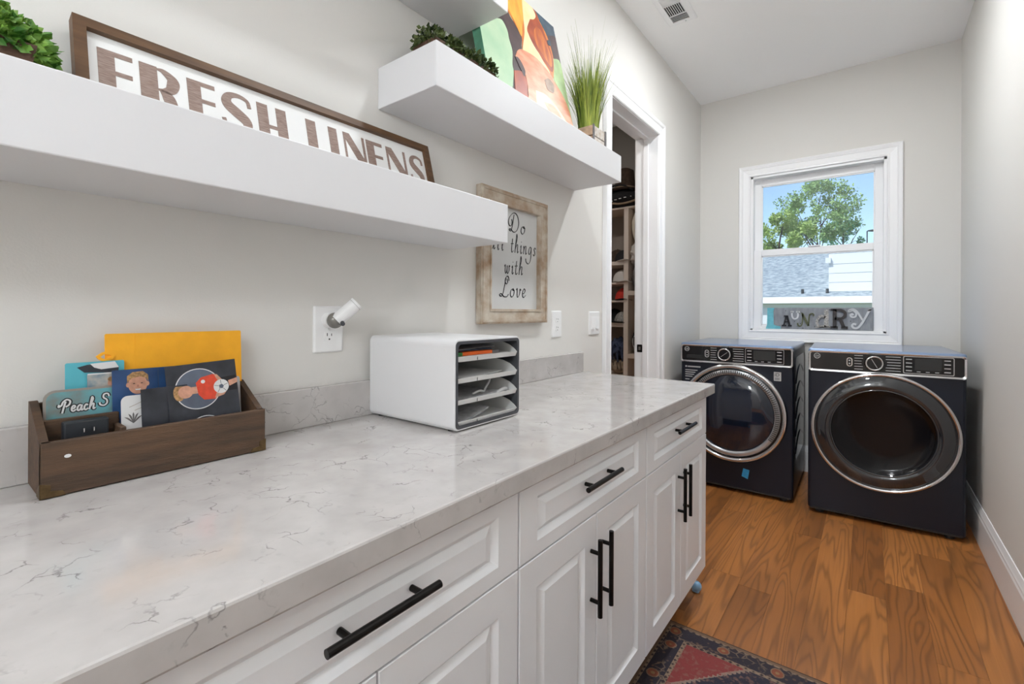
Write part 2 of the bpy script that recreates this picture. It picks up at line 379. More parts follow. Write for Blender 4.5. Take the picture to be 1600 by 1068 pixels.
def ribbon(bm, pts, wf, T, d0, d1, k=6):
    """flat stroke of varying width: wf(t, direction) -> width"""
    P = smooth_pts(pts, k); L, Rr = [], []
    for i, p in enumerate(P):
        d = (P[min(i+1, len(P)-1)]-P[max(i-1, 0)])
        if d.length < 1e-9: d = Vector((1, 0))
        d.normalize(); n = Vector((-d.y, d.x)); h = wf(i/(len(P)-1), d)/2
        L.append(p+n*h); Rr.append(p-n*h)
    loops = [[T(l.x, l.y, d1), T(r.x, r.y, d1), T(r.x, r.y, d0), T(l.x, l.y, d0)] for l, r in zip(L, Rr)]
    loft(bm, loops)
def tube(bm, pts, r, seg=8, k=5, taper=None):
    P = smooth_pts(pts, k); loops = []
    prev = None
    for i, p in enumerate(P):
        d = (P[min(i+1, len(P)-1)]-P[max(i-1, 0)]).normalized()
        if prev is None: n = d.orthogonal().normalized()
        else: n = (prev-d*prev.dot(d)); n = n.normalized() if n.length > 1e-6 else d.orthogonal().normalized()
        prev = n; b = d.cross(n); rr = r*(1 if taper is None else 1+(taper-1)*i/(len(P)-1))
        loops.append([p+n*rr*math.cos(2*math.pi*j/seg)+b*rr*math.sin(2*math.pi*j/seg) for j in range(seg)])
    loft(bm, loops)
def text_into(bm, s, size, T, d0, d1):
    """built-in font outline as a thin solid"""
    c = bpy.data.curves.new('t', 'FONT'); c.body = s; c.size = size; c.fill_mode = 'FRONT'
    o = bpy.data.objects.new('t', c); COL.objects.link(o)
    dg = bpy.context.evaluated_depsgraph_get(); me = bpy.data.meshes.new_from_object(o.evaluated_get(dg))
    b2 = bmesh.new(); b2.from_mesh(me)
    g = bmesh.ops.extrude_face_region(b2, geom=b2.faces[:])
    ext = {v for v in g['geom'] if isinstance(v, bmesh.types.BMVert)}
    mp = {}
    for v in b2.verts: mp[v] = bm.verts.new(T(v.co.x, v.co.y, d1 if v in ext else d0))
    for f in b2.faces:
        try: bm.faces.new([mp[v] for v in f.verts])
        except ValueError: pass
    b2.free(); bpy.data.objects.remove(o); bpy.data.curves.remove(c); bpy.data.meshes.remove(me)
def TL(y0, z0, x0):   # drawing plane on the left wall: a runs to +y, b up, depth towards the room
    return lambda a, b, d: Vector((x0+d, y0+a, z0+b))
def TB(x0, z0, y0):   # drawing plane facing the camera side of the window wall
    return lambda a, b, d: Vector((x0+a, y0-d, z0+b))
def TLEAN(y0, z0, x0, ang):   # as TL, tipped back towards the wall by ang about the lower edge
    s, c = math.sin(ang), math.cos(ang)
    return lambda a, b, d: Vector((x0-b*s+d*c, y0+a, z0+b*c+d*s))
def frame_boards(bm_list, T, W, H, wd, d0, d1):
    for poly in ([(0, H), (W, H), (W-wd, H-wd), (wd, H-wd)], [(0, 0), (W, 0), (W-wd, wd), (wd, wd)],
                 [(0, 0), (wd, wd), (wd, H-wd), (0, H)], [(W, 0), (W-wd, wd), (W-wd, H-wd), (W, H)]):
        b = BM(); prism(b, poly, T, d0, d1); bm_list.append(b)

# ------------------------------------------------------------------ room shell
XR, YB, ZC, YF = 1.658, 4.25, 3.035, -2.4
b = BM(); box(b, -1.75, XR+.12, YF-.12, YB+.12, -.12, -.012)
floor = struct(obj('floor', b, 'toe'), 'orange brown oak plank floor')
prow = 0
x = .98-.131*6
xs = [.98+.131*k for k in range(-8, 7)]
for k, xa in enumerate(xs):
    x0, x1 = max(xa, 0.0), min(xa+.131, XR)
    if x1-x0 < .02: continue
    y = YF-random.uniform(0, .9)
    cuts = {3: [2.35, 3.6], 4: [2.29, 3.9], 5: [1.75, 3.02], 6: [1.62, 3.35], 7: [2.55, 3.75], 8: [2.71, 3.4], 9: [2.2, 3.14]}.get(k-2, [])
    ys = [YF]
    yy = YF+random.uniform(.3, .9)
    lim = cuts[0]-.5 if cuts else YB-.3
    while yy < lim: ys.append(yy); yy += random.uniform(.7, 1.3)
    ys += cuts+[YB]
    for ya, yb in zip(ys, ys[1:]):
        b = BM(); box(b, x0+.0002, x1-.0002, ya+.0002, yb-.0002, -.014, 0, .0005, 1)
        o = obj('plank', b, 'plank', floor)
b = BM(); box(b, -1.75, -.0005, YF, YB, -.014, -.001)     # closet floor runs on beyond the doorway
obj('closet_floor_boards', b, 'plank', floor)
b = BM(); box(b, -1.75, XR+.12, YF-.12, YB+.12, ZC, ZC+.12); struct(obj('ceiling', b, 'ceil'), 'smooth white ceiling')
DY0, DY1, DZ = 2.462, 3.209, 2.455     # closet doorway
b = BM(); box(b, -.15, 0, YF-.12, DY0-.012, 0, ZC); box(b, -.15, 0, DY1+.012, YB, 0, ZC); box(b, -.15, 0, DY0-.012, DY1+.012, DZ+.012, ZC)
struct(obj('wall_left', b, 'wall'), 'greige painted wall with shelves and closet doorway')
b = BM(); box(b, XR, XR+.12, YF-.12, YB+.12, 0, ZC); struct(obj('wall_right', b, 'wall'), 'plain greige painted wall beside the dryer')
b = BM(); box(b, -1.75, XR, YF-.12, YF, 0, ZC); struct(obj('wall_front', b, 'wall'), 'greige painted wall opposite the window')
WX0, WX1, WZ0, WZ1 = .402, 1.276, 1.078, 2.333   # window opening inside the casing
b = BM(); box(b, -1.75, WX0, YB, YB+.14, 0, ZC); box(b, WX1, XR+.12, YB, YB+.14, 0, ZC); box(b, WX0, WX1, YB, YB+.14, 0, WZ0); box(b, WX0, WX1, YB, YB+.14, WZ1, ZC)
struct(obj('wall_back', b, 'wall'), 'greige painted end wall with the window')
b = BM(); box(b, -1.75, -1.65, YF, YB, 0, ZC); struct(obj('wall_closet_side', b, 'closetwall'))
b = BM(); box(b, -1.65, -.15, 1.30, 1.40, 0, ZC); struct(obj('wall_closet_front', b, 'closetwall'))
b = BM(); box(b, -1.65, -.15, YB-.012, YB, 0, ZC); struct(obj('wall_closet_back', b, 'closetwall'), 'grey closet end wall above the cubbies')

def moulding(name, T, a0, a1, b0, b1, prof, sides, m, parent):
    """mitred boards round a rectangle; prof = [(offset outward, depth)], sides out of 'LRTB'"""
    for s in sides:
        bb = BM(); loops = []
        for o, d in prof:
            A0, A1, B0, B1 = a0-o, a1+o, b0-(o if 'B' in sides else 0), b1+o
            e = {'L': ((A0, B0), (A0, B1)), 'R': ((A1, B0), (A1, B1)), 'T': ((A0, B1), (A1, B1)), 'B': ((A0, B0), (A1, B0))}[s]
            loops.append([T(*e[0], d), T(*e[1], d)])
        n = len(loops)
        v = [[bb.verts.new(p) for p in l] for l in loops]
        for i in range(n): bb.faces.new((v[i][0], v[i][1], v[(i+1) % n][1], v[(i+1) % n][0]))
        bb.faces.new([q[0] for q in v]); bb.faces.new([q[1] for q in v][::-1])
        obj(name, bb, m, parent)
CAS = [(.004, 0), (.004, .012), (.010, .017), (.016, .014), (.022, .013), (.050, .016), (.062, .017), (.066, .021), (.074, .024), (.088, .026), (.091, .022), (.091, 0)]
e = bpy.data.objects.new('door_1', None); COL.objects.link(e); FR['door_1'] = Matrix.Translation((0, DY0, 0)); e.location = (0, DY0, 0)
struct(e, 'white cased closet doorway with moulded trim and strike plate')
moulding('door_casing', lambda a, b_, d: Vector((d, a, b_)), DY0, DY1, 0, DZ, CAS, 'LRT', 'trim', e)
moulding('door_casing', lambda a, b_, d: Vector((-.15-d, a, b_)), DY0, DY1, 0, DZ, CAS, 'LRT', 'trim', e)
for nm, (ya, yb, za, zb) in (('door_jamb', (DY0-.012, DY0, 0, DZ)), ('door_jamb', (DY1, DY1+.012, 0, DZ)), ('door_head', (DY0-.012, DY1+.012, DZ, DZ+.012))):
    b = BM(); box(b, -.152, .004, ya, yb, za, zb); obj(nm, b, 'trim', e)
for ya, yb, za, zb in ((DY0, DY0+.011, 0, DZ-.011), (DY1-.011, DY1, 0, DZ-.011), (DY0, DY1, DZ-.011, DZ)):
    b = BM(); box(b, -.098, -.062, ya, yb, za, zb, .002); obj('door_stop', b, 'trim', e)
b = BM(); prism(b, rrect(-.142, -.104, .935, .990, .005), lambda a, b_, d: Vector((a, DY1-d, b_)), 0, .003); sp_ = obj('strike_plate', b, 'handle', e, label='dark metal strike plate')
b = BM(); prism(b, rect(-.131, -.114, .950, .975), lambda a, b_, d: Vector((a, DY1-d, b_)), .003, .0042); obj('strike_hole', b, 'steel', sp_)

# baseboards
BB = [(0, 0), (.016, 0), (.016, .150), (.013, .160), (.013, .168), (.010, .176), (.006, .190), (.004, .198), (0, .198)]
def baseboard(name, f0, f1):
    b = BM(); loft(b, [[f0(*p) for p in BB], [f1(*p) for p in BB]]); struct(obj(name, b, 'trim'), 'white moulded baseboard ' + name.split('_')[1])
baseboard('baseboard_right', lambda d, z: Vector((XR-d, YF, z)), lambda d, z: Vector((XR-d, YB, z)))
baseboard('baseboard_back', lambda d, z: Vector((0, YB-d, z)), lambda d, z: Vector((XR, YB-d, z)))
baseboard('baseboard_left', lambda d, z: Vector((d, DY1+.091, z)), lambda d, z: Vector((d, YB, z)))
baseboard('baseboard_leftnear', lambda d, z: Vector((d, 2.10, z)), lambda d, z: Vector((d, DY0-.091, z)))
bpy.data.objects['baseboard_leftnear'].name = 'baseboard_left.001'

# ------------------------------------------------------------------ window
e = bpy.data.objects.new('window_1', None); COL.objects.link(e); e.location = (WX0, YB, WZ0); FR['window_1'] = Matrix.Translation(e.location)
struct(e, 'white single hung window with wide moulded casing'); win = e
WC = [(.0, 0), (.0, .012), (.004, .016), (.010, .015), (.016, .012), (.022, .013), (.055, .017), (.060, .021), (.064, .019), (.070, .022), (.082, .026), (.087, .022), (.087, 0)]
moulding('window_casing', TB(0, 0, YB), WX0, WX1, WZ0, WZ1, WC, 'LRTB', 'trim', e)
for xa, xb, za, zb in ((WX0, WX0+.018, WZ0, WZ1), (WX1-.018, WX1, WZ0, WZ1), (WX0, WX1, WZ1-.018, WZ1), (WX0, WX1, WZ0, WZ0+.014)):
    b = BM(); box(b, xa, xb, YB-.004, YB+.135, za, zb, .0015, 1); obj('window_jamb', b, 'trim', e)
def sash(x0, x1, z0, z1, yf, yb, st, top, bot, nm):
    fr = BM(); box(fr, x0, x0+st, yf, yb, z0, z1, .003, 1); box(fr, x1-st, x1, yf, yb, z0, z1, .003, 1)
    box(fr, x0+st, x1-st, yf, yb, z0, z0+bot, .003, 1); box(fr, x0+st, x1-st, yf, yb, z1-top, z1, .003, 1)
    o = obj(nm, fr, 'trim', e)
    bd = BM()
    for poly in ((x0+st, x0+st+.007, z0+bot, z1-top), (x1-st-.007, x1-st, z0+bot, z1-top), (x0+st, x1-st, z0+bot, z0+bot+.007), (x0+st, x1-st, z1-top-.007, z1-top)):
        box(bd, poly[0], poly[1], yf+.006, yb-.004, poly[2], poly[3])
    obj('glazing_bead', bd, 'trim', o)
    g = BM(); box(g, x0+st, x1-st, (yf+yb)/2-.002, (yf+yb)/2+.002, z0+bot, z1-top); obj('pane', g, 'glass', o)
sash(WX0+.018, WX1-.018, 1.685, WZ1-.018, YB+.070, YB+.098, .050, .052, .045, 'upper_sash')
sash(WX0+.018, WX1-.018, WZ0+.014, 1.735, YB+.036, YB+.064, .056, .052, .030, 'lower_sash')
b = BM(); box(b, .80, .88, YB+.026, YB+.05, 1.735, 1.745, .002, 1); obj('sash_lock', b, 'trim', e)

# ------------------------------------------------------------------ ceiling lamps, added fill lamps and vent
def recessed(lx, ly, lab, m_='lamplens'):
    t = thing('recessed_lamp', lab, 'ceiling lamp', (lx, ly, ZC))
    b = BM(); lathe(b, [(.062, -.001), (.064, .006), (.088, .004), (.090, 0), (.062, -.001)], lambda a, b_, d: Vector((lx+a, ly+b_, ZC-d)), 40); obj('trim_ring', b, 'trim', t, smooth=True)
    b = BM(); cyl(b, (lx, ly, ZC-.004), (lx, ly, ZC-.001), .062, seg=32); obj('lens', b, m_, t)
recessed(.83, 2.77, 'round recessed ceiling lamp between the doorway and the air vent', 'farlens')
recessed(-.80, 2.55, 'added round fill lamp inside the closet', 'closetfill')  # unseen lamp added to brighten the closet
recessed(.83, 1.30, 'round recessed ceiling lamp above the middle of the worktop')
for ly, lab in ((-1.05, 'added opal fill globe hanging off the end of the worktop away from the washer'), (-2.05, 'added opal fill globe hanging next to the wall opposite the window')):  # pendants added behind the camera, out of view, for fill light
    gx, gz = 1.10, 2.10; t = thing('fill_globe', lab, 'ceiling lamp', (gx, ly, ZC))
    b = BM(); lathe(b, [(0, .022), (.055, .020), (.060, .010), (.060, 0)], lambda a, b_, d: Vector((gx+a, ly+b_, ZC-d)), 32); obj('canopy', b, 'steel', t, smooth=True)
    b = BM(); cyl(b, (gx, ly, gz+.10), (gx, ly, ZC-.018), .006, seg=12); obj('stem', b, 'steel', t)
    b = BM(); cyl(b, (gx, ly, gz+.090), (gx, ly, gz+.112), .035, .022, 20); obj('collar', b, 'steel', t)
    b = BM(); sphere(b, (gx, ly, gz), .10, (1, 1, 1), 28, 18); obj('globe', b, 'opal', t, smooth=True)
t = thing('ceiling_vent', 'white louvred air vent in the ceiling', 'vent', (.25, 2.80, ZC))
b = BM(); lo = [rect(.165, .335, 2.63, 2.97), rect(.165, .335, 2.63, 2.97), rect(.172, .328, 2.637, 2.963), rect(.20, .30, 2.665, 2.935), rect(.20, .30, 2.665, 2.935)]
dd = [0, .004, .008, .008, -.004]
loft(b, [[Vector((p[0], p[1], ZC-d)) for p in l] for l, d in zip(lo, dd)], cap=False); obj('vent_frame', b, 'trim', t)
b = BM(); box(b, .20, .30, 2.665, 2.935, ZC-.0015, ZC-.0005); obj('duct', b, 'slot', t)
for i in range(5):
    y0 = 2.672+i*.0145; b = BM(); prism(b, [(y0, -.002), (y0+.004, -.009), (y0+.006, -.009), (y0+.002, -.002)], lambda a, b_, d: Vector((d, a, ZC+b_)), .20, .30); obj('slat', b, 'trim', t)
for i in range(8):
    x0 = .206+i*.0122; b = BM(); prism(b, [(x0, -.001), (x0+.007, -.009), (x0+.009, -.009), (x0+.003, -.001)], lambda a, b_, d: Vector((a, d, ZC+b_)), 2.752, 2.862); obj('slat', b, 'trim', t)
for i in range(5):
    y0 = 2.866+i*.0145; b = BM(); prism(b, [(y0+.012, -.001), (y0+.002, -.009), (y0, -.009), (y0+.006, -.001)], lambda a, b_, d: Vector((d, a, ZC+b_)), .20, .30); obj('slat', b, 'trim', t)
for y0 in (2.745, 2.862):
    b = BM(); box(b, .20, .30, y0, y0+.006, ZC-.009, ZC-.001); obj('crossbar', b, 'trim', t)
b = BM(); cyl(b, (.272, 2.946, ZC-.011), (.272, 2.946, ZC-.007), .004, seg=10); obj('lever', b, 'steel', t)

# ------------------------------------------------------------------ base cabinets and worktop
CF = .632
def panel(bm, T, W, H, th, mg, mgv):
    P = [(0, 0, 0), (0, 0, th-.0015), (.0015, .0015, th), (mg, mgv, th), (mg+.011, mgv+.011, th-.009), (mg+.0125, mgv+.0125, th-.0105), (mg+.0145, mgv+.0145, th-.0095), (mg+.034, mgv+.026, th-.002)]
    loft(bm, [[T(x, y, d) for x, y in rect(o, W-o, v, H-v)] for o, v, d in P])
def pull(parent, p, axis, ln, nm='handle'):
    b = BM(); p = Vector(p); ax = Vector(axis); q = Vector((1, 0, 0))
    cyl(b, p-ax*ln/2, p+ax*ln/2, .0062, seg=14)
    o = obj(nm, b, 'handle', parent, smooth=False)
    for s in (-1, 1):
        b = BM(); c = p+ax*s*ln*.32; cyl(b, c-q*.026, c, .005, seg=12); obj('post', b, 'handle', o)
def cabinet(y0, y1, lab, finished=False):
    t = thing('base_cabinet', lab, 'cabinet', (.3, (y0+y1)/2, 0), 0, 'white base cabinets under the worktop')
    b = BM(); box(b, .004, CF-.020, y0, y1, .138, .872); obj('carcass', b, 'cab', t)
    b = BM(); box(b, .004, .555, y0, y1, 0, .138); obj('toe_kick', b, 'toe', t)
    g = .0016; W = y1-y0-2*g
    dr = BM(); T = TL(y0+g, .708, CF-.020); panel(dr, T, W, .862-.708, .020, .062, .030); d = obj('drawer', dr, 'cab', t)
    pull(d, (CF+.026, (y0+y1)/2, .797), (0, 1, 0), .19)
    ym = (y0+y1)/2
    for s, (a, c) in ((-1, (y0+g, ym-g)), (1, (ym+g, y1-g))):
        db = BM(); panel(db, TL(a, .140, CF-.020), c-a, .7045-.140, .020, .060, .062); d = obj('door', db, 'cab', t)
        pull(d, (CF+.026, ym+s*.031, .560), (0, 0, 1), .19)
    return t
cabinet(1.416, 2.084, 'white base cabinet at the open end of the worktop beside the washer')
cabinet(.748, 1.414, 'white base cabinet with black pulls in the middle of the row below the paper trays')
cabinet(.078, .746, 'white base cabinet below the wooden mail box')
cabinet(-.592, .076, 'white base cabinet at the end of the row away from the washer')
b = BM(); box(b, .002, .657, -.62, 2.123, .8725, .914, .004, 2)
tag(centre(obj('worktop', b, 'quartz')), 'pale grey veined quartz worktop over the white cabinets', 'countertop')
b = BM(); box(b, .001, .021, -.62, 2.123, .914, 1.015, .002, 1)
tag(centre(obj('backsplash', b, 'quartz')), 'low veined quartz upstand along the wall', 'backsplash')
b = BM(); sphere(b, (.585, 2.118, .022), .022, (1, 1, 1)); box(b, .570, .600, 2.10, 2.135, 0, .02, .006)
tag(centre(obj('plastic_cap', b, 'bluecap', smooth=True)), 'small pale blue plastic cap on the floor at the cabinet end', 'cap')

# ------------------------------------------------------------------ floating shelves
SB0, SB1, SA0, SA1, SCZ0, SCZ1 = 1.828, 1.952, 1.438, 1.5623, 2.196, 2.320
for nm_, x1, y0, y1, z0, z1, lab in (('A', .257, -.70, 1.187, SA0, SA1, 'thick white floating shelf carrying the fresh linens sign'),
                                  ('B', .253, .8735, 2.055, SB0, SB1, 'thick white floating shelf carrying the horse painting'),
                                  ('C', .239, -.70, 1.205, SCZ0, SCZ1, 'thick white floating shelf highest on the wall')):
    b = BM(); box(b, 0.0005, x1, y0, y1, z0, z1, .0025, 2); tag(centre(obj('floating_shelf', b, 'shelf')), lab, 'shelf', 'white floating shelves')

# rug
RX0, RX1, RY0, RY1 = .557, 1.30, -.55, 1.846
M['rug'] = rug_mat(RX0, RX1, RY0, RY1)
b = BM(); prism(b, rrect(RX0, RX1, RY0, RY1, .008), lambda a, b_, d: Vector((a, b_, d)), .0005, .007); o = obj('rug', b, 'rug'); tag(o, 'worn red and navy patterned runner rug beside the cabinets', 'rug')
# ------------------------------------------------------------------ washer and dryer
def appliance(nm, lab, x, y, rz, W, kind):
    t = thing(nm, lab, 'washer' if kind == 'w' else 'dryer', (x, y, 0), rz)
    H, D, h = 1.005, .745, W/2
    fr = FR[t.name]
    P = lambda name, bm, m, par=t, sm=False, lb=None: obj(name, bm, m, par, local=True, smooth=sm, label=lb)
    F = lambda a, b_, d: Vector((a, -d, b_))        # drawing plane on the front
    b = BM(); box(b, -h, h, 0, D, .022, H-.022, .016, 3); P('body', b, 'navy', sm=False)
    b = BM(); box(b, -h, h, -.006, D, H-.030, H, .012, 3); P('top_panel', b, 'topsheen')
    for sx in (-1, 1):
        for yy in (.05, D-.06):
            b = BM(); cyl(b, (sx*(h-.06), yy, 0), (sx*(h-.06), yy, .024), .022, seg=14); P('foot', b, 'slot')
    # control panel: bright bezel, black glass
    z0, z1 = .868, .992
    b = BM(); bz = [rrect(-h+.001, h-.001, z0, z1, .016), rrect(-h+.001, h-.001, z0, z1, .016), rrect(-h+.004, h-.004, z0+.003, z1-.003, .015), rrect(-h+.012, h-.012, z0+.012, z1-.008, .012), rrect(-h+.012, h-.012, z0+.012, z1-.008, .012)]
    loft(b, [[F(p[0], p[1], d) for p in l] for l, d in zip(bz, (-.01, .014, .018, .016, .006))]); cp = P('control_panel', b, 'steel')
    b = BM(); prism(b, rrect(-h+.013, h-.013, z0+.013, z1-.009, .011), F, .006, .0145); P('panel_glass', b, 'blackglass', cp)
    def ring(name, cx, cz, r1, r2, m, d0=.0145, d1=.017, par=cp):
        b = BM(); lathe(b, [(r2, d0), (r2, d1), (r1, d1), (r1, d0)], lambda a, b_, d: F(cx+a, cz+b_, d), 32); return P(name, b, m, par)
    zc = (z0+z1)/2+.003
    # round emblem with monogram
    lx = -h+.046
    ring('emblem_ring', lx, zc+.028, .0135, .0165, 'print')
    b = BM(); text_into(b, 'GE', .017, lambda a, b_, d: F(lx-.0105+a, zc+.0215+b_, d), .0145, .0162); P('emblem_monogram', b, 'print', cp)
    if kind == 'w':
        b = BM(); prism(b, rrect(-h+.045, -h+.155, zc-.036, zc-.012, .003), F, .0145, .0185); P('soap_drawer', b, 'slot', cp)
    kx = -.045 if kind == 'w' else -.035
    if kind == 'w': kx = -.055
    # power key
    px = kx-.115
    b = BM(); l1, l2 = rrect(px-.014, px+.014, zc-.026, zc+.026, .013), rrect(px-.0095, px+.0095, zc-.0215, zc+.0215, .009)
    loft(b, [[F(p[0], p[1], .0145) for p in l1], [F(p[0], p[1], .0175) for p in l1], [F(p[0], p[1], .0175) for p in l2], [F(p[0], p[1], .0145) for p in l2]], cap=False); P('power_key_ring', b, 'steel', cp)
    for dz in (-.009, .009):
        b = BM(); prism(b, rrect(px-.004, px+.004, zc+dz-.004, zc+dz+.004, .002), F, .0145, .0155); P('power_key_mark', b, 'print', cp)
    # dial
    b = BM(); lathe(b, [(.047, .0145), (.046, .030), (.040, .036)], lambda a, b_, d: F(kx+a, zc+b_, d), 40); dl = P('dial', b, 'blackglass', cp, True)
    b = BM(); lathe(b, [(.040, .030), (.042, .037), (.038, .0385), (.034, .037), (.034, .030)], lambda a, b_, d: F(kx+a, zc+b_, d), 40); P('dial_ring', b, 'steel', dl, True)
    b = BM(); cyl(b, F(kx, zc, .030), F(kx, zc, .0365), .035, seg=32); P('dial_face', b, 'blackglass', dl)
    b = BM(); dr_ = (.7, .55) if kind == 'w' else (-.45, .85)
    ribbon(b, [(kx-dr_[0]*.030, zc-dr_[1]*.030), (kx+dr_[0]*.030, zc+dr_[1]*.030)], lambda t_, d: .0018, F, .0365, .0375); P('dial_pointer', b, 'print', dl)
    for s in (-1, 1):      # cycle names on both sides of the dial
        for i in range(6):
            zz = zc+.040-.0158*i; off = .058 if i in (2, 3) else .052
            if s > 0: a0, a1 = kx+off, kx+.118
            else: a0, a1 = kx-.092, kx-off
            b = BM(); prism(b, rect(a0, a1, zz-.0016, zz+.0016), F, .0145, .0149); P('cycle_name', b, 'print', cp)
    # display
    d0, d1 = kx+.128, h-.052
    b = BM(); l1, l2 = rrect(d0, d1, zc-.047, zc+.049, .006), rrect(d0+.0035, d1-.0035, zc-.0435, zc+.0455, .005)
    loft(b, [[F(p[0], p[1], .0145) for p in l1], [F(p[0], p[1], .0175) for p in l1], [F(p[0], p[1], .0175) for p in l2], [F(p[0], p[1], .0145) for p in l2]], cap=False); P('display_frame', b, 'steel', cp)
    b = BM(); prism(b, rect(d0+.05, d1-.05, zc-.025, zc+.038), F, .0145, .0152); P('display', b, 'slot', cp)
    for s in (0, 1):
        for i in range(4):
            zz = zc+.032-.021*i; a0 = d0+.012 if s == 0 else d1-.040
            b = BM(); prism(b, rect(a0, a0+.026, zz-.0025, zz+.0025), F, .0145, .0150); P('key_legend', b, 'print', cp)
    for i in range(3):
        a0 = d0+.058+i*.038; b = BM(); prism(b, rect(a0, a0+.016, zc-.037, zc-.033), F, .0145, .0150); P('key_legend', b, 'print', cp)
    # door
    cz = .540; G = lambda a, b_, d: F(a, cz+b_, d)
    if kind == 'w':
        cx = -.010; G = lambda a, b_, d: F(cx+a, cz+b_, d)
        b = BM(); lathe(b, [(.334, 0), (.332, .022), (.324, .034), (.312, .036), (.304, .028), (.302, .010)], G, 96); dr = P('door', b, 'steel', sm=True, lb='round chrome rimmed door')
        b = BM(); lathe(b, [(.303, .012), (.292, .014)], G, 96); P('door_groove', b, 'blackglass', dr, True)
        b = BM(); lathe(b, [(.292, .014), (.290, .030), (.262, .034), (.258, .022)], G, 96); P('door_inner_rim', b, 'ribs', dr, True)
        b = BM(); n = 90
        for i in range(n):          # fine ribs over the upper three quarters of the rim
            a = -32+244*i/n
            if a > 212: continue
            ca, sa = math.cos(R(a)), math.sin(R(a)); w2 = .0030
            q = [(.289, -w2), (.289, w2), (.264, w2), (.264, -w2)]
            prism(b, [(p[0]*ca-p[1]*sa, p[0]*sa+p[1]*ca) for p in q], G, .030, .0365)
        o = P('grille_ribs', b, 'slot', dr); o['kind'] = 'stuff'
        b = BM(); lathe(b, [(.260, .020), (.254, .024), (.20, .036), (.12, .046), (.05, .050), (0, .051)], G, 80); P('door_glass', b, 'blueglass', dr, True)
    else:
        G = lambda a, b_, d: F(a-.002, cz+b_, d)
        b = BM(); lathe(b, [(.340, 0), (.339, .026), (.333, .034), (.324, .034), (.319, .026), (.319, .010)], G, 96); dr = P('door', b, 'steel', sm=True, lb='large round chrome rimmed door')
        b = BM(); lathe(b, [(.320, .022), (.30, .034), (.27, .042), (.246, .042), (.238, .030)], G, 96); P('door_glass_rim', b, 'smoke', dr, True)
        b = BM(); lathe(b, [(.240, .034), (.232, .020), (.21, .012), (.12, .006), (0, .004)], G, 80); P('door_glass', b, 'drum', dr, True)
        b = BM(); lathe(b, [(.246, .040), (.243, .045), (.237, .043), (.236, .030)], G, 96); P('door_bowl_rim', b, 'smoke', dr, True)
    b = BM(); prism(b, rrect(-h+.015, h-.015, .026, .036, .003), F, -.002, .003); P('plinth_seam', b, 'slot')
    if kind == 'w':
        # side pressing: raised curved ridges on both flanks
        for sx in (-1, 1):
            for i in range(5):
                b = BM(); z = .86-.115*i
                tube(b, [(sx*(h+.0005), .10, z-.10), (sx*(h+.001), .22, z-.02), (sx*(h+.001), .40, z+.0), (sx*(h+.0005), .62, z-.07)], .006, 6, 6); P('side_ridge', b, 'navyside', sm=True)
            b = BM(); prism(b, rrect(.09, .64, .25, .93, .05), lambda a, b_, d: Vector((sx*(h+d), a, b_)), -.002, .0025); P('side_pressing', b, 'navyside')
        # printed feature list and badge
        b = BM(); prism(b, rrect(-h+.030, -h+.042, .828, .840, .003), F, 0, .0006); box(b, -h+.047, -h+.135, -.0006, 0, .829, .838); P('feature_heading', b, 'print')
        for i, (wd, z) in enumerate(((.085, .808), (.07, .793), (.062, .778), (.05, .763), (.03, .742))):
            b = BM(); prism(b, rect(-h+.030, -h+.030+wd, z-.0028, z+.0028), F, 0, .0006); P('feature_line', b, 'print')
        b = BM(); prism(b, rrect(h-.112, h-.070, .778, .836, .003), F, 0, .0012); bd = P('badge', b, 'sticker', lb='silver square badge reading iD')
        b = BM(); text_into(b, 'iD', .030, lambda a, b_, d: F(h-.108+a, .808+b_, d), .0012, .0022)
        P('badge_lettering', b, 'black', bd)
        for z in (.796, .788): 
            b = BM(); prism(b, rect(h-.106, h-.078, z-.0015, z+.0015), F, .0012, .0018); P('badge_small_print', b, 'black', bd)
        b = BM(); q = [(.058, .118), (.096, .105), (.106, .166), (.068, .172)]
        prism(b, [(a-.006, z) for a, z in q], F, 0, .0012); P('tape_strip', b, 'tape', lb='strip of blue masking tape')
    return t
appliance('washing_machine', 'dark navy front loading washer with ribbed door rim and blue tape', .447, 3.452, R(.8), .705, 'w')
appliance('clothes_dryer', 'dark navy front loading dryer with large plain glass door', 1.238, 3.418, R(2.2), .712, 'd')

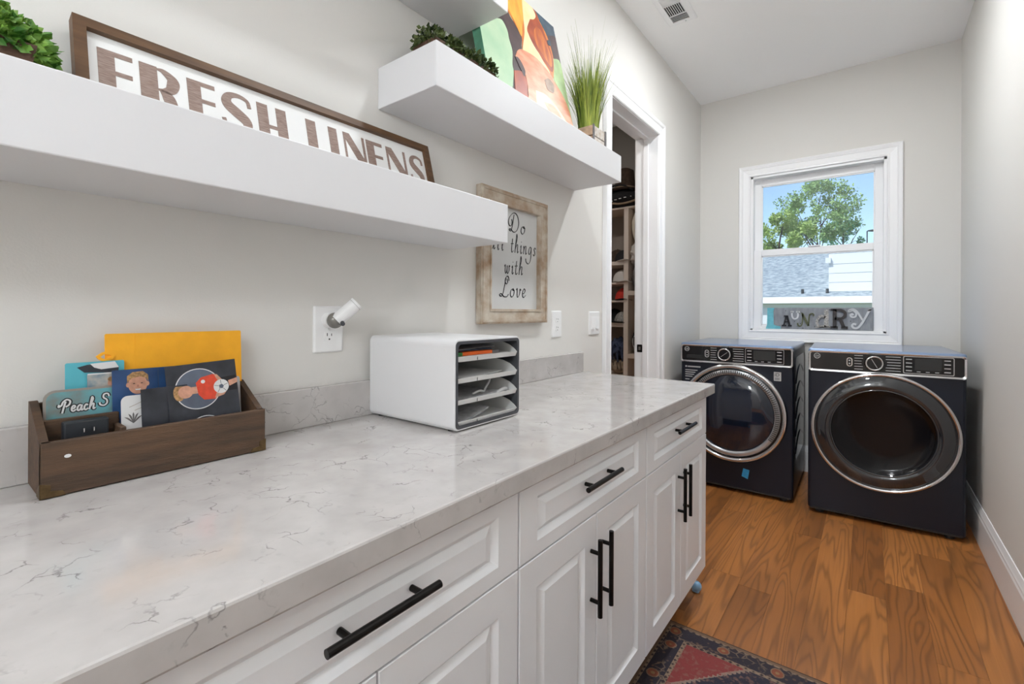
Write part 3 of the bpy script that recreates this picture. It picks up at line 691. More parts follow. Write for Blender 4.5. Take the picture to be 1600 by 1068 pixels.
# ------------------------------------------------------------------ lettering strokes
GL = {  # script: (advance, strokes) with x height .45, capital height 1
 'D': (.95, [[(.42, .93), (.30, .45), (.16, .06), (.02, .05), (-.02, .12), (.12, .12), (.40, .0), (.70, .14), (.86, .52), (.72, .92), (.40, 1.02), (.06, .80), (-.10, .50), (.0, .30), (.16, .32), (.24, .50), (.20, .66)]]),
 'L': (.80, [[(.78, .80), (.74, .98), (.60, 1.02), (.46, .90), (.44, .72), (.56, .64), (.66, .72), (.60, .90)], [(.50, .95), (.36, .5), (.20, .10), (.02, .02), (-.08, .10), (.08, .14), (.34, .0), (.62, .02), (.74, .14)]]),
 'o': (.52, [[(.30, .42), (.10, .34), (.04, .12), (.16, .0), (.34, .10), (.40, .30), (.30, .42), (.28, .34), (.44, .34)]]),
 'a': (.54, [[(.38, .40), (.22, .45), (.06, .28), (.04, .08), (.14, .0), (.28, .14), (.38, .40)], [(.40, .43), (.34, .12), (.38, .01), (.50, .10)]]),
 'l': (.32, [[(.06, .10), (.26, .60), (.28, .94), (.20, .86), (.10, .30), (.12, .02), (.24, .06)]]),
 't': (.38, [[(.22, .72), (.12, .30), (.10, .06), (.18, .0), (.32, .10)], [(.0, .44), (.34, .47)]]),
 'h': (.58, [[(.14, .42), (.32, .80), (.26, 1.0), (.20, .80), (.08, .30), (.02, .0)], [(.06, .18), (.24, .42), (.38, .42), (.34, .16), (.36, .01), (.50, .10)]]),
 'i': (.30, [[(.04, .34), (.14, .43), (.08, .10), (.14, .0), (.26, .10)], [(.17, .62), (.19, .65)]]),
 'n': (.58, [[(.02, .36), (.10, .44), (.08, .24), (.03, .0)], [(.06, .18), (.24, .42), (.38, .42), (.34, .16), (.36, .01), (.50, .10)]]),
 'g': (.56, [[(.40, .40), (.24, .45), (.08, .28), (.06, .10), (.18, .04), (.34, .20), (.42, .43)], [(.42, .43), (.38, .0), (.26, -.34), (-.02, -.50), (-.30, -.40), (-.36, -.22)]]),
 's': (.42, [[(.36, .38), (.24, .45), (.12, .36), (.22, .22), (.26, .08), (.12, .0), (.0, .08)]]),
 'w': (.72, [[(.0, .36), (.10, .44), (.08, .14), (.16, .0), (.28, .14), (.34, .42)], [(.33, .40), (.31, .12), (.40, .0), (.54, .16), (.56, .42), (.66, .38)]]),
 'v': (.50, [[(.0, .36), (.10, .44), (.10, .12), (.16, .0), (.34, .18), (.38, .42), (.48, .36)]]),
 'e': (.46, [[(.04, .18), (.24, .24), (.32, .38), (.20, .45), (.06, .28), (.06, .08), (.18, .0), (.38, .12)]]),
 'c': (.42, [[(.32, .36), (.20, .45), (.06, .28), (.05, .08), (.16, .0), (.34, .12)]]),
 'P': (.74, [[(.34, .84), (.20, .40), (.06, -.08)], [(-.16, .62), (-.20, .44), (.02, .56), (.14, .80), (.42, .98), (.68, .84), (.60, .56), (.34, .40)]]),
 'S': (.70, [[(.62, .72), (.52, .96), (.26, .92), (.22, .66), (.44, .46), (.46, .18), (.24, .0), (-.02, .10), (-.06, .28)]]),
}
def script_letters(name, word, parent, T, x0, width, y0, cap, w, m, gap=0.0, d1=.0012, d0=.0):
    tot = sum(GL[c][0]+gap for c in word)-gap; k = width/tot; x = x0
    nib = lambda t_, d: w*(.34+.66*abs(math.sin(math.atan2(d.y, d.x)-R(40))))
    for c in word:
        b = BM()
        for st in GL[c][1]: ribbon(b, [(x+p[0]*k, y0+p[1]*cap) for p in st], nib, T, d0, d1, 6)
        obj(name, b, m, parent); x += (GL[c][0]+gap)*k

# ------------------------------------------------------------------ things on the shelves
t = thing('wall_sign', 'long brown framed white sign reading FRESH LINENS on a shelf', 'sign', (.06, .61, SA1))
W, H = .857, .193; T = TLEAN(.185, SA1+.0060, .083, R(15))
bl = []; frame_boards(bl, T, W, H, .019, -.022, .004)
for q in bl: obj('frame_board', q, 'signwood', t)
b = BM(); prism(b, rect(.017, W-.017, .017, H-.017), T, -.016, -.008); board = obj('sign_board', b, 'signwhite', t)
Z0, HH = .052, .095
def block_letter(c, a0, a1):
    b = BM(); w_ = a1-a0; B = lambda x0, x1, y0, y1: prism(b, rect(a0+w_*x0, a0+w_*x1, Z0+HH*y0, Z0+HH*y1), T, -.0078, -.0072)
    rb = lambda pts, wf: ribbon(b, [(a0+w_*p[0], Z0+HH*p[1]) for p in pts], wf, T, -.0078, -.0072, 8)
    if c in 'FE':
        B(0, .48, 0, 1); B(.48, 1, .89, 1); B(.48, .97, .47, .57)
        if c == 'E': B(.48, 1, 0, .1)
    elif c == 'H': B(0, .36, 0, 1); B(.64, 1, 0, 1); B(.36, .64, .36, .46)
    elif c == 'L': B(0, .52, 0, 1); B(.52, 1, 0, .1)
    elif c == 'I': B(0, 1, 0, 1)
    elif c == 'N':
        B(0, .10, 0, 1); B(.88, 1, 0, 1)
        prism(b, [(a0+w_*p[0], Z0+HH*p[1]) for p in ((.10, 1), (.30, 1), (.88, .30), (.88, 0), (.72, 0), (.10, .78))], T, -.0078, -.0072)
    elif c == 'R':
        B(0, .44, 0, 1)
        rb([(.44, .955), (.60, .94), (.80, .82), (.84, .70), (.76, .54), (.60, .475), (.44, .47)], lambda u, d: w_*(.07+.26*math.sin(math.pi*u)**1.4))
        rb([(.50, .47), (.66, .36), (.78, .16), (.98, .0)], lambda u, d: w_*(.08+.26*math.sin(math.pi*min(1, u*1.05))**.9))
    elif c == 'S':
        rb([(.92, .72), (.86, .90), (.60, .97), (.32, .92), (.20, .78), (.26, .64), (.50, .50), (.74, .36), (.80, .22), (.68, .08), (.40, .03), (.14, .09), (.06, .28)],
           lambda u, d: w_*(.13+.26*math.sin(math.pi*u)**3))
    obj('letter', b, 'ink', board)
for c, a0, a1 in (('F', .034, .087), ('R', .097, .164), ('E', .178, .231), ('S', .240, .307), ('H', .319, .388), ('L', .439, .490), ('I', .501, .526), ('N', .545, .612), ('E', .618, .673), ('N', .687, .759), ('S', .771, .829)):
    block_letter(c, a0, a1)

def leaf_quads(b, n, place, size, seed, bend=.25):
    rg = random.Random(seed)
    for _ in range(n):
        p, nrm = place(rg)
        d = Vector((rg.gauss(0, 1), rg.gauss(0, 1), rg.gauss(0, 1))); d = (d*.8+nrm*1.0).normalized()
        s = d.cross(Vector((rg.gauss(0, 1), rg.gauss(0, 1), rg.gauss(0, 1)))).normalized(); u = d.cross(s)
        l = size*rg.uniform(.7, 1.35); wd = l*.36
        v = [b.verts.new(q) for q in (p, p+d*l*.5+s*wd+u*l*bend*.4, p+d*l, p+d*l*.5-s*wd+u*l*bend*.4, p+d*l*.5)]
        b.faces.new((v[0], v[1], v[4])); b.faces.new((v[1], v[2], v[4])); b.faces.new((v[2], v[3], v[4])); b.faces.new((v[3], v[0], v[4]))
def mound(cx, cy, cz, rx, ry, rz):
    def f(rg):
        a = rg.uniform(0, 2*math.pi); z = rg.uniform(-.25, 1); r = math.sqrt(max(0, 1-z*z))
        n = Vector((r*math.cos(a), r*math.sin(a), z)); k = rg.uniform(.72, 1.0)
        return Vector((cx+rx*n.x*k, cy+ry*n.y*k, cz+rz*n.z*k)), n
    return f
t = thing('potted_plant', 'bright green small leaved potted plant at the end of the fresh linens sign', 'plant', (.12, .03, SA1))
b = BM(); loft(b, [[Vector((.12+sx*w_, .03+sy*l_, z)) for sx, sy in ((-1, -1), (1, -1), (1, 1), (-1, 1))] for w_, l_, z in ((.045, .085, SA1+.0005), (.052, .095, SA1+.058))]); obj('planter_box', b, 'box', t)
b = BM(); leaf_quads(b, 2600, mound(.12, .03, SA1+.060, .072, .120, .064), .0155, 3); obj('foliage', b, 'leafbright', t, kind='stuff')
t = thing('potted_plant', 'low dark boxwood planter beside the horse painting', 'plant', (.14, 1.06, SB1))
b = BM(); box(b, .09, .19, .93, 1.20, SB1+.0005, SB1+.06, .003, 1); obj('planter_box', b, 'box', t)
b = BM()
def row(rg):
    q = rg.uniform(.93, 1.215); p, n = mound(.14, q, SB1+.058, .055, .012, .048)(rg); return p, n
leaf_quads(b, 2000, row, .016, 5); obj('foliage', b, 'leafdark', t, kind='stuff')
for i, (yy, zz) in enumerate(((1.105, .108), (1.115, .098), (1.092, .100))):
    b = BM(); sphere(b, (.13+.006*i, yy, SB1+zz), .011, (1, 1, .9), 8, 6); obj('flower', b, 'flower', t)

# canvas painting of a horse, leaning on the wall
t = thing('canvas_painting', 'square canvas painting of an orange and brown horse head on green', 'painting', (.09, 1.53, SB1))
W, H = .572, .556; T = TLEAN(1.212, SB1+.0082, .165, R(12.5))
b = BM(); prism(b, rect(0, W, 0, H), T, -.036, 0); cv = obj('canvas', b, mat('painted_green_ground', (.34, .52, .33), .5, c2=(.50, .62, .42), scale=7, bump=.15, bscale=60), t)
PM = {'dark': mat('painted_dark_umber', (.055, .028, .030), .5, var=.5, scale=14), 'navy': mat('painted_blue_black', (.02, .035, .06), .5, c2=(.05, .10, .14), scale=18),
      'orange': mat('painted_orange', (.72, .22, .018), .45, c2=(.36, .055, .008), scale=9, stretch=(1, 3, 1)), 'gold': mat('painted_gold', (.82, .44, .06), .45, c2=(.70, .24, .02), scale=10, stretch=(1, 3, 1)),
      'cream': mat('painted_cream', (.80, .60, .26), .45, c2=(.84, .70, .46), scale=12), 'pink': mat('painted_salmon', (.72, .34, .20), .45, c2=(.60, .20, .10), scale=16, stretch=(1, 1, 3)),
      'rust': mat('painted_rust', (.42, .075, .015), .45, c2=(.24, .03, .01), scale=14), 'lgreen': mat('painted_pale_green', (.40, .56, .26), .5, var=.25, scale=12), 'grey': mat('painted_grey_shadow', (.30, .20, .14), .5, var=.3, scale=30)}
lay = 0
for nm, m_, pts in (
    ('mane_shadow', 'dark', [(.088, .341), (.131, .357), (.155, .328), (.157, .291), (.165, .245), (.148, .182), (.147, .15), (.125, .087), (.10, 0), (.24, 0), (.24, .15), (.235, .285), (.252, .346), (.221, .386), (.185, .423), (.17, .56), (.09, .56)]),
    ('dark_backdrop', 'navy', [(.375, .56), (.556, .56), (.559, .47), (.49, .45), (.44, .51)]),
    ('dark_cheek_edge', 'dark', [(.47, .47), (.559, .50), (.553, .37), (.485, .36)]),
    ('right_meadow', 'lgreen', [(.48, .365), (.555, .37), (.555, .15), (.55, .0), (.50, .20), (.46, .255)]),
    ('face', 'orange', [(.185, .423), (.175, .56), (.385, .56), (.43, .512), (.471, .465), (.49, .379), (.46, .271), (.43, .25), (.30, .27), (.24, .285), (.252, .346), (.221, .386)]),
    ('forelock', 'gold', [(.185, .44), (.20, .50), (.27, .56), (.33, .56), (.30, .47), (.27, .40), (.25, .35), (.22, .40)]),
    ('blaze', 'cream', [(.311, .56), (.375, .56), (.40, .52), (.335, .458), (.305, .402), (.348, .359), (.383, .316), (.43, .277), (.421, .248), (.378, .285), (.256, .267), (.24, .285), (.281, .384), (.293, .455)]),
    ('cheek', 'rust', [(.346, .479), (.423, .509), (.456, .451), (.481, .369), (.455, .287), (.394, .321), (.337, .353), (.307, .409)]),
    ('cheek_light', 'orange', [(.39, .47), (.43, .46), (.47, .37), (.455, .31), (.41, .33), (.36, .37), (.36, .43)]),
    ('muzzle', 'pink', [(.177, .229), (.204, .267), (.244, .287), (.34, .296), (.428, .269), (.46, .24), (.51, .199), (.54, .144), (.548, .088), (.55, 0), (.215, 0), (.219, .083), (.228, .142), (.217, .192)]),
    ('chin', 'rust', [(.148, .156), (.203, .175), (.228, .142), (.213, .091), (.21, .0), (.125, 0), (.135, .087)]),
    ('nostril', 'dark', [(.172, .225), (.195, .23), (.216, .213), (.228, .186), (.212, .160), (.197, .183)]),
    ('muzzle_light', 'cream', [(.28, .13), (.36, .14), (.44, .11), (.50, .06), (.52, 0), (.30, 0), (.27, .06)]),
    ('muzzle_blush', 'pink', [(.33, .10), (.40, .11), (.45, .08), (.46, .03), (.38, .04)]),
    ('mouth_shadow', 'grey', [(.37, .214), (.407, .236), (.443, .221), (.435, .19), (.419, .175), (.377, .176)]),
    ('eye', 'navy', [(.463, .442), (.49, .452), (.485, .427), (.462, .422)])):
    pts = [(p[0]+.018, p[1]) for p in pts]
    lay += 1; b = BM(); P2 = smooth_pts(pts+[pts[0]], 4)[:-1]
    prism(b, [(min(max(p.x, .001), W-.001), min(max(p.y, .001), H-.001)) for p in P2], T, 0, .0004+.00018*lay); obj(nm, b, PM[m_], cv)
b = BM(); prism(b, rect(-.0005, 0, .0, H), T, -.036, 0); obj('canvas_edge', b, mat('painted_edge_green', (.10, .28, .18), .5, var=.2, scale=20), cv)

t = thing('grass_planter', 'tall green artificial grass in a small whitewashed crate', 'plant', (.17, 1.91, SB1))
X0, X1, Y0, Y1 = .105, .215, 1.845, 1.965
for a, c, d, e_ in ((X0, X1, Y0, Y0+.010), (X0, X1, Y1-.010, Y1), (X0, X0+.010, Y0+.010, Y1-.010), (X1-.010, X1, Y0+.010, Y1-.010)):
    for k in range(2):
        b = BM(); box(b, a, c, d, e_, SB1+.001+k*.047, SB1+.044+k*.047, .0015, 1); obj('slat', b, 'cratewood' if (d, e_) == (Y0, Y0+.010) else 'crate', t)
for xx in (X0, X1-.002):
    for yy in (Y0-.003, Y1-.009):
        b = BM(); box(b, xx, xx+.006, yy, yy+.012, SB1+.001, SB1+.094, .001, 1); obj('corner_strap', b, 'fabgrey', t)
b = BM(); box(b, X0+.01, X1-.01, Y0+.01, Y1-.01, SB1+.01, SB1+.075); obj('soil', b, 'box', t)
b = BM(); rg = random.Random(11)
for i in range(560):
    ang = rg.uniform(0, 2*math.pi); rr = .046*math.sqrt(rg.random()); base = Vector((.16+rr*math.cos(ang), 1.905+rr*math.sin(ang), SB1+.072))
    L_ = rg.uniform(.20, .36) if i < 470 else rg.uniform(.34, .46); out = Vector((math.cos(ang), math.sin(ang), 0))*rg.uniform(.01, .10)*(1 if i < 470 else 1.3)
    if base.x+out.x < .012: out.x = .02-base.x
    wd = rg.uniform(.0030, .0055) if i < 470 else .0011; sd = Vector((-math.sin(ang+rg.uniform(-1, 1)), math.cos(ang), 0)).normalized(); pv = None
    for k in range(6):
        u = k/5; p = base+Vector((0, 0, L_*u))+out*u*u; h_ = wd*(1-u**2)*.5+.0002
        if p.x < .006: p.x = .006
        q = (b.verts.new(p+sd*h_), b.verts.new(p-sd*h_))
        if pv: b.faces.new((pv[0], pv[1], q[1], q[0]))
        pv = q
obj('grass_blades', b, 'grass', t, kind='stuff')

# ------------------------------------------------------------------ things on the left wall
t = thing('framed_quote', 'distressed wooden frame with a handwritten Do all things with Love quote', 'frame', (0, 1.545, 1.17))
W, H = .450, .528; T = TL(1.318, 1.171, .002); bl = []; frame_boards(bl, T, W, H, .058, 0, .028)
for q in bl: obj('frame_board', q, 'oldwood', t)
for lp in (.007, .058-.009):       # raised lip along the inner and outer edge of the frame
    b = BM(); lo = [rect(lp, W-lp, lp, H-lp), rect(lp, W-lp, lp, H-lp), rect(lp+.008, W-lp-.008, lp+.008, H-lp-.008), rect(lp+.008, W-lp-.008, lp+.008, H-lp-.008)]
    loft(b, [[T(x, y, d) for x, y in l] for l, d in zip(lo, (.026, .031, .031, .026))], cap=False); obj('frame_lip', b, 'oldwood', t)
b = BM(); prism(b, rect(.052, W-.052, .052, H-.052), T, .002, .008); bd = obj('backing_board', b, 'frameback', t)
T2 = TL(0, 0, .010)
script_letters('letter', 'Do', bd, T2, 1.512, .115, 1.548, .078, .0052, 'black', .10)
script_letters('letter', 'all', bd, T2, 1.392, .086, 1.464, .078, .0046, 'black', .12)
script_letters('letter', 'things', bd, T2, 1.522, .182, 1.464, .078, .0046, 'black', .12)
script_letters('letter', 'with', bd, T2, 1.480, .130, 1.374, .078, .0046, 'black', .12)
script_letters('letter', 'Love', bd, T2, 1.455, .178, 1.279, .082, .0052, 'black', .08)

def wall_plate(nm, lab, y0, y1, z0, z1, cat):
    t = thing(nm, lab, cat, (0, (y0+y1)/2, z0)); b = BM(); T = TL(0, 0, 0)
    loft(b, [[T(x, y, d) for x, y in rrect(y0+o, y1-o, z0+o, z1-o, .004)] for o, d in ((0, 0), (0, .003), (.003, .0062), (.006, .0066))]); pl = obj('plate', b, 'plate', t); return t, pl
def receptacle(t, yc, zc):
    T = TL(yc, zc, .0066); b = BM()
    P_ = [(.0165*math.cos(R(a)), max(-.0135, min(.0135, .0175*math.sin(R(a))))) for a in range(0, 360, 12)]
    prism(b, P_, T, 0, .0016); rc = obj('receptacle', b, 'plate', t)
    for y, h_ in ((-.0064, .0042), (.0064, .0034)):
        b = BM(); prism(b, rect(y-.0011, y+.0011, .001, .001+h_*2), T, .0016, .0019); obj('slot', b, 'slot', rc)
    b = BM(); prism(b, [(.0024*math.cos(R(a)), -.0075+.0024*math.sin(R(a))) for a in range(0, 360, 30)], T, .0016, .0019); obj('slot', b, 'slot', rc)
t, pl = wall_plate('wall_outlet', 'large white outlet plate holding the plug in swivel light', .669, .756, 1.104, 1.231, 'outlet')
receptacle(t, .7125, 1.148); receptacle(t, .7125, 1.188)
b = BM(); cyl(b, (.006, .7125, 1.168), (.0085, .7125, 1.168), .003, seg=10); obj('screw', b, 'steel', t)
t = thing('swivel_plug_light', 'white tubular plug in swivel light on the large outlet plate', 'plug light', (.03, .71, 1.17))
b = BM(); cyl(b, (.0068, .709, 1.193), (.030, .709, 1.193), .021, .0205, 28); obj('plug_base', b, 'plate', t, smooth=False)
b = BM(); sphere(b, (.036, .712, 1.192), .0215, (1, 1, 1), 24, 14); obj('joint_lens', b, mat('clear_grey_lens', (.22, .21, .19), .12, .2), t, smooth=True)
p0, p1 = Vector((.046, .716, 1.196)), Vector((.070, .757, 1.240))
b = BM(); d_ = (p1-p0).normalized()
tube(b, [p0-d_*.006, p0+d_*.01, (p0+p1)/2, p1-d_*.004, p1], .0185, 24, 3); obj('tube_arm', b, 'plate', t, smooth=False)
b = BM(); cyl(b, p1-d_*.008, p1-d_*.0065, .0189, seg=24); obj('arm_seam', b, 'sticker', t)
b = BM(); c_ = Vector((.060, .718, 1.187)); cyl(b, c_, c_+Vector((.010, -.004, -.004)), .0058, seg=16); obj('pivot_pin', b, 'trayframe', t)
t, pl = wall_plate('wall_outlet', 'plain white outlet plate between the framed quote and the double switch', 1.848, 1.932, 1.098, 1.224, 'outlet')
receptacle(t, 1.89, 1.180); receptacle(t, 1.89, 1.141)
t, pl = wall_plate('light_switch', 'white double switch plate beside the closet doorway', 2.212, 2.330, 1.098, 1.222, 'switch')
for yc in (2.248, 2.296):
    b = BM(); box(b, .0064, .0072, yc-.0175, yc+.0175, 1.126, 1.194, .0003, 1); fr_ = obj('rocker_frame', b, 'plate', t)
    b = BM(); T = lambda a, b_, d: Vector((.007+b_, yc-.0155+d, a)); prism(b, [(1.129, 0), (1.129, .0055), (1.160, .0025), (1.191, .0008), (1.191, 0)], T, 0, .031); obj('rocker', b, 'plate', fr_)

# ------------------------------------------------------------------ paper tray box on the worktop
WT = .914
t = thing('paper_tray_box', 'white desktop sorter with charcoal front and four pull out trays', 'paper sorter', (.19, .97, WT))
SY0, SY1, SZ0, SZ1 = .834, 1.107, WT+.003, 1.147
b = BM(); lo = []
for xx, o in ((.0225, .0), (.362, .0), (.366, .0015), (.366, .0045), (.340, .0045), (.030, .0045)):
    lo.append([Vector((xx, p[0], p[1])) for p in rrect(SY0+o, SY1-o, SZ0+o, SZ1-o, .016-o)])
loft(b, lo); sh = obj('shell', b, 'traybody', t)
b = BM(); lo = []
for xx, o in ((.345, .0046), (.3668, .0046), (.3668, .0125), (.345, .0125)):
    lo.append([Vector((xx, p[0], p[1])) for p in rrect(SY0+o, SY1-o, SZ0+o, SZ1-o, .012)])
loft(b, lo+[lo[0]], cap=False); obj('front_frame', b, 'trayframe', t)
b = BM(); box(b, .030, .033, SY0+.006, SY1-.006, SZ0+.006, SZ1-.006); obj('back_panel', b, 'trayframe', t)
for ya in (SY0+.0046, SY1-.0076):
    b = BM(); box(b, .033, .345, ya, ya+.003, SZ0+.010, SZ1-.010); obj('inner_lining', b, 'trayframe', t)
b = BM()
for xx in (.05, .335):
    for yy in (SY0+.02, SY1-.02): cyl(b, (xx, yy, WT), (xx, yy, WT+.004), .008, seg=12)
obj('rubber_foot', b, 'slot', t)
for xx, zz in ((.055, .945), (.33, .945), (.055, 1.12), (.33, 1.12)):
    b = BM(); cyl(b, (xx, SY0-.0006, zz), (xx, SY0+.001, zz), .004, seg=12); obj('screw_cover', b, 'traybody', t)
TZ = [WT+.012+.0545*k for k in range(4)]
for k, z in enumerate(TZ):
    ty0, ty1 = SY0+.0135, SY1-.0135
    b = BM(); box(b, .045, .358, ty0, ty1, z, z+.0025); tr = obj('tray', b, 'traywhite', t)
    b = BM(); prism(b, [(.356, z), (.360, z), (.366, z+.013), (.363, z+.013)], lambda a, b_, d: Vector((a, d, b_)), ty0, ty1); obj('tray_lip', b, 'traywhite', tr)
    side = [(.05, z), (.358, z), (.364, z+.013)]+[(.364-.115*math.sin(R(a))*1.0, z+.013+.031*(1-math.cos(R(a)))) for a in range(10, 91, 10)][::1]
    side = [(.05, z), (.358, z), (.365, z+.013), (.355, z+.022), (.338, z+.032), (.315, z+.039), (.285, z+.043), (.25, z+.044), (.05, z+.044)]
    for ya in (ty0, ty1-.0022):
        b = BM(); prism(b, side, lambda a, b_, d: Vector((a, d, b_)), ya, ya+.0022); obj('tray_side', b, 'traywhite', tr)
    b = BM(); box(b, .3635, .3652, ty0+.074, ty0+.0745, z+.002, z+.012); obj('label_groove', b, 'trayframe', tr)
def sheet(nm, lab, mt, z, x0, x1, y0, y1, rz, cat='paper', lift=0, thick=.0008, group=None):
    b = BM(); n = 6; cx, cy = (x0+x1)/2, (y0+y1)/2; lo = []
    for i in range(n+1):
        u = i/n; yy = y0+(y1-y0)*u; h_ = lift*u*u
        row_ = []
        for xx, dz in ((x0, 0), (x1, 0), (x1, thick), (x0, thick)):
            dx, dy = xx-cx, yy-cy; row_.append(Vector((cx+dx*math.cos(rz)-dy*math.sin(rz), cy+dx*math.sin(rz)+dy*math.cos(rz), z+h_+dz)))
        lo.append(row_)
    loft(b, lo); o = obj(nm, b, mt); return tag(centre(o), lab, cat, group)
def Zt(k, j=0): return TZ[k]+.0028+.0012*j
sheet('paper_stack', 'pad of white sheets under the orange box in the top tray', 'paper', Zt(3), .10, .350, .852, 1.075, R(2), thick=.010)
sheet('booklet', 'grey printed booklet on the pad in the top tray', 'paper2', Zt(3)+.0225, .12, .320, .852, 1.045, R(3), 'booklet', .003, .002)
sheet('leaflet', 'dark blue leaflet under the grey booklet in the top tray', 'photoblue', Zt(3)+.0205, .11, .330, .852, 1.020, R(-2), 'leaflet', .001, .0012)
b = BM(); box(b, .330, .350, .856, 1.000, Zt(3)+.0105, Zt(3)+.0195, .001, 1); t_ = obj('card_box', b, 'orange'); tag(centre(t_), 'slim orange box with green end in the top tray', 'box')
b = BM(); box(b, .329, .351, .8545, .880, Zt(3)+.0103, Zt(3)+.0197, .001, 1); obj('box_end', b, 'green', t_, label='green printed end')
b = BM(); box(b, .329, .351, 1.000, 1.030, Zt(3)+.0103, Zt(3)+.0180, .001, 1); obj('box_flap', b, 'fabgrey', t_, label='dark grey end flap')
sheet('envelope', 'white envelope on dark paper in the second tray from the top', 'paper', Zt(2, 6), .22, .350, .870, 1.050, R(8), 'envelope', .002, .0012)
sheet('leaflet', 'dark printed leaflet under the envelope in the second tray from the top', 'paper3', Zt(2, 3), .16, .345, .852, 1.000, R(-5), 'leaflet', .003, .0012)
sheet('paper_sheet', 'plain white sheet lowest in the second tray from the top', 'paper', Zt(2), .10, .350, .852, 1.060, 0)
sheet('booklet', 'grey stapled booklet in the third tray from the top', 'paper2', Zt(1), .12, .345, .852, 1.040, R(3), 'booklet', .004, .006)
b = BM()
tube(b, [(.33, .94, Zt(1)+.012), (.335, .965, Zt(1)+.018), (.33, .985, Zt(1)+.013), (.325, 1.00, Zt(1)+.022), (.32, 1.02, Zt(1)+.034), (.31, 1.035, Zt(1)+.041)], .0035, 8, 5)
tag(centre(obj('silver_cord', b, 'sticker', smooth=True)), 'twisted silver cord lying in the third tray from the top', 'cord')
b = BM(); tube(b, [(.34, 1.03, Zt(1)+.004), (.345, 1.05, Zt(1)+.012), (.34, 1.075, Zt(1)+.011), (.335, 1.085, Zt(1)+.004)], .005, 8, 5)
tag(centre(obj('wrapped_strip', b, 'paper', smooth=True)), 'curled clear wrapper in the third tray from the top', 'wrapper')
sheet('booklet', 'grey folded newspaper curling up in the lowest tray', 'paper2', Zt(0, 2), .14, .345, .852, .990, R(6), 'newspaper', .018, .004)
sheet('paper_sheet', 'white sheet under the newspaper in the lowest tray', 'paper', Zt(0), .10, .350, .852, .980, 0)

# ------------------------------------------------------------------ wooden mail box with its contents
t = thing('mail_organizer', 'dark walnut wooden desk organizer with brass corners', 'organizer', (.08, .31, WT))
OX0, OX1, OY0, OY1 = .0225, .140, .134, .481; ZB, ZF = 1.058, 1.004
Ts = lambda a, b_, d: Vector((a, d, b_))
for ya in (OY0, OY1-.011):
    b = BM(); prism(b, [(OX0, WT+.002), (OX1, WT+.002), (OX1, ZF), (OX1-.012, ZF), (OX0+.010, ZB), (OX0, ZB)], Ts, ya, ya+.011); obj('end_board', b, 'orgwood', t)
for nm, xa, xb, za, zb, ya, yb in (('front_board', OX1-.011, OX1+.0008, WT+.002, ZF, OY0, OY1), ('back_board', OX0, OX0+.009, WT+.002, ZB-.004, OY0+.011, OY1-.011), ('base_board', OX0+.009, OX1-.011, WT+.002, WT+.010, OY0+.011, OY1-.011),
                                   ('divider', .074, .083, WT+.010, 1.030, OY0+.011, .245), ('partition', .083, OX1-.011, WT+.010, 1.010, .236, .245)):
    b = BM(); box(b, xa, xb, ya, yb, za, zb, .0015, 1); obj(nm, b, 'orgwood', t)
for yy, s in ((OY0, 1), (OY1, -1)):
    b = BM(); prism(b, [(yy-s*.0004, WT+.0018), (yy+s*.030, WT+.0018), (yy+s*.026, WT+.010), (yy+s*.012, WT+.012), (yy+s*.012, WT+.022), (yy-s*.0004, WT+.026)], lambda a, b_, d: Vector((d, a, b_)), OX1+.0008, OX1+.0020); obj('brass_corner', b, 'brass', t)
    b = BM(); prism(b, [(OX1+.002, WT+.0018), (OX1-.026, WT+.0018), (OX1-.022, WT+.012), (OX1-.008, WT+.022), (OX1+.002, WT+.026)], Ts, yy-s*.0012, yy); obj('brass_corner', b, 'brass', t)
b = BM(); prism(b, [(.0045*math.cos(R(a))+.166, .978+.0030*math.sin(R(a))) for a in range(0, 360, 40)], lambda a, b_, d: Vector((d, a, b_)), OX1+.0008, OX1+.0012); obj('chip', b, 'white', t)

def card(nm, lab, cat, mt, y0, y1, z0, z1, x, tilt=0, rot=0, r=.003, th=.0008):
    """a stiff card standing in the organizer; returns (object, its drawing plane)"""
    s, c = math.sin(tilt), math.cos(tilt); cs, sn = math.cos(rot), math.sin(rot)
    def T(a, b_, d):
        aa, bb = a*cs-b_*sn, a*sn+b_*cs
        return Vector((x-bb*s+d*c, y0+aa, z0+bb*c+d*s))
    b = BM(); prism(b, rrect(0, y1-y0, 0, z1-z0, r), T, 0, th); o = obj(nm, b, mt)
    return tag(o, lab, cat), (lambda a, b_, d: T(a, b_, d+th))
def disc(cx, cy, rx, ry=None, n=28, rot=0): 
    ry = ry or rx; return [(cx+rx*math.cos(2*math.pi*i/n)*math.cos(rot)-ry*math.sin(2*math.pi*i/n)*math.sin(rot), cy+rx*math.cos(2*math.pi*i/n)*math.sin(rot)+ry*math.sin(2*math.pi*i/n)*math.cos(rot)) for i in range(n)]
def patch(nm, par, T, poly, mt, k=1):
    b = BM(); prism(b, poly, T, 0, .00012*k); return obj(nm, b, mt, par)
ZI = WT+.0105
o, T = card('manila_envelope', 'bright orange manila envelope standing tallest in the organizer', 'envelope', 'env', .234, .476, 1.010, 1.172, .038, R(3))
b = BM(); prism(b, [(.045, .075), (.0465, .075), (.0465, .159), (.045, .159)], T, 0, .0004); obj('flap_seam', b, 'env', o)
b = BM(); ribbon(b, [(-.012, .118), (.0, .126), (.012, .119), (0, .112), (-.010, .118)], lambda u, d: .005, T, 0, .003, 4); obj('clasp_tab', b, 'env', o)
b = BM(); box(b, .0345, .0405, .300, .440, ZI, 1.012, .0004, 1); obj('envelope_lower', b, 'env', o)
o, T = card('teal_card', 'teal advertising card standing behind the peach sign', 'card', 'teal', .178, .262, 1.0, 1.121, .041, R(2))
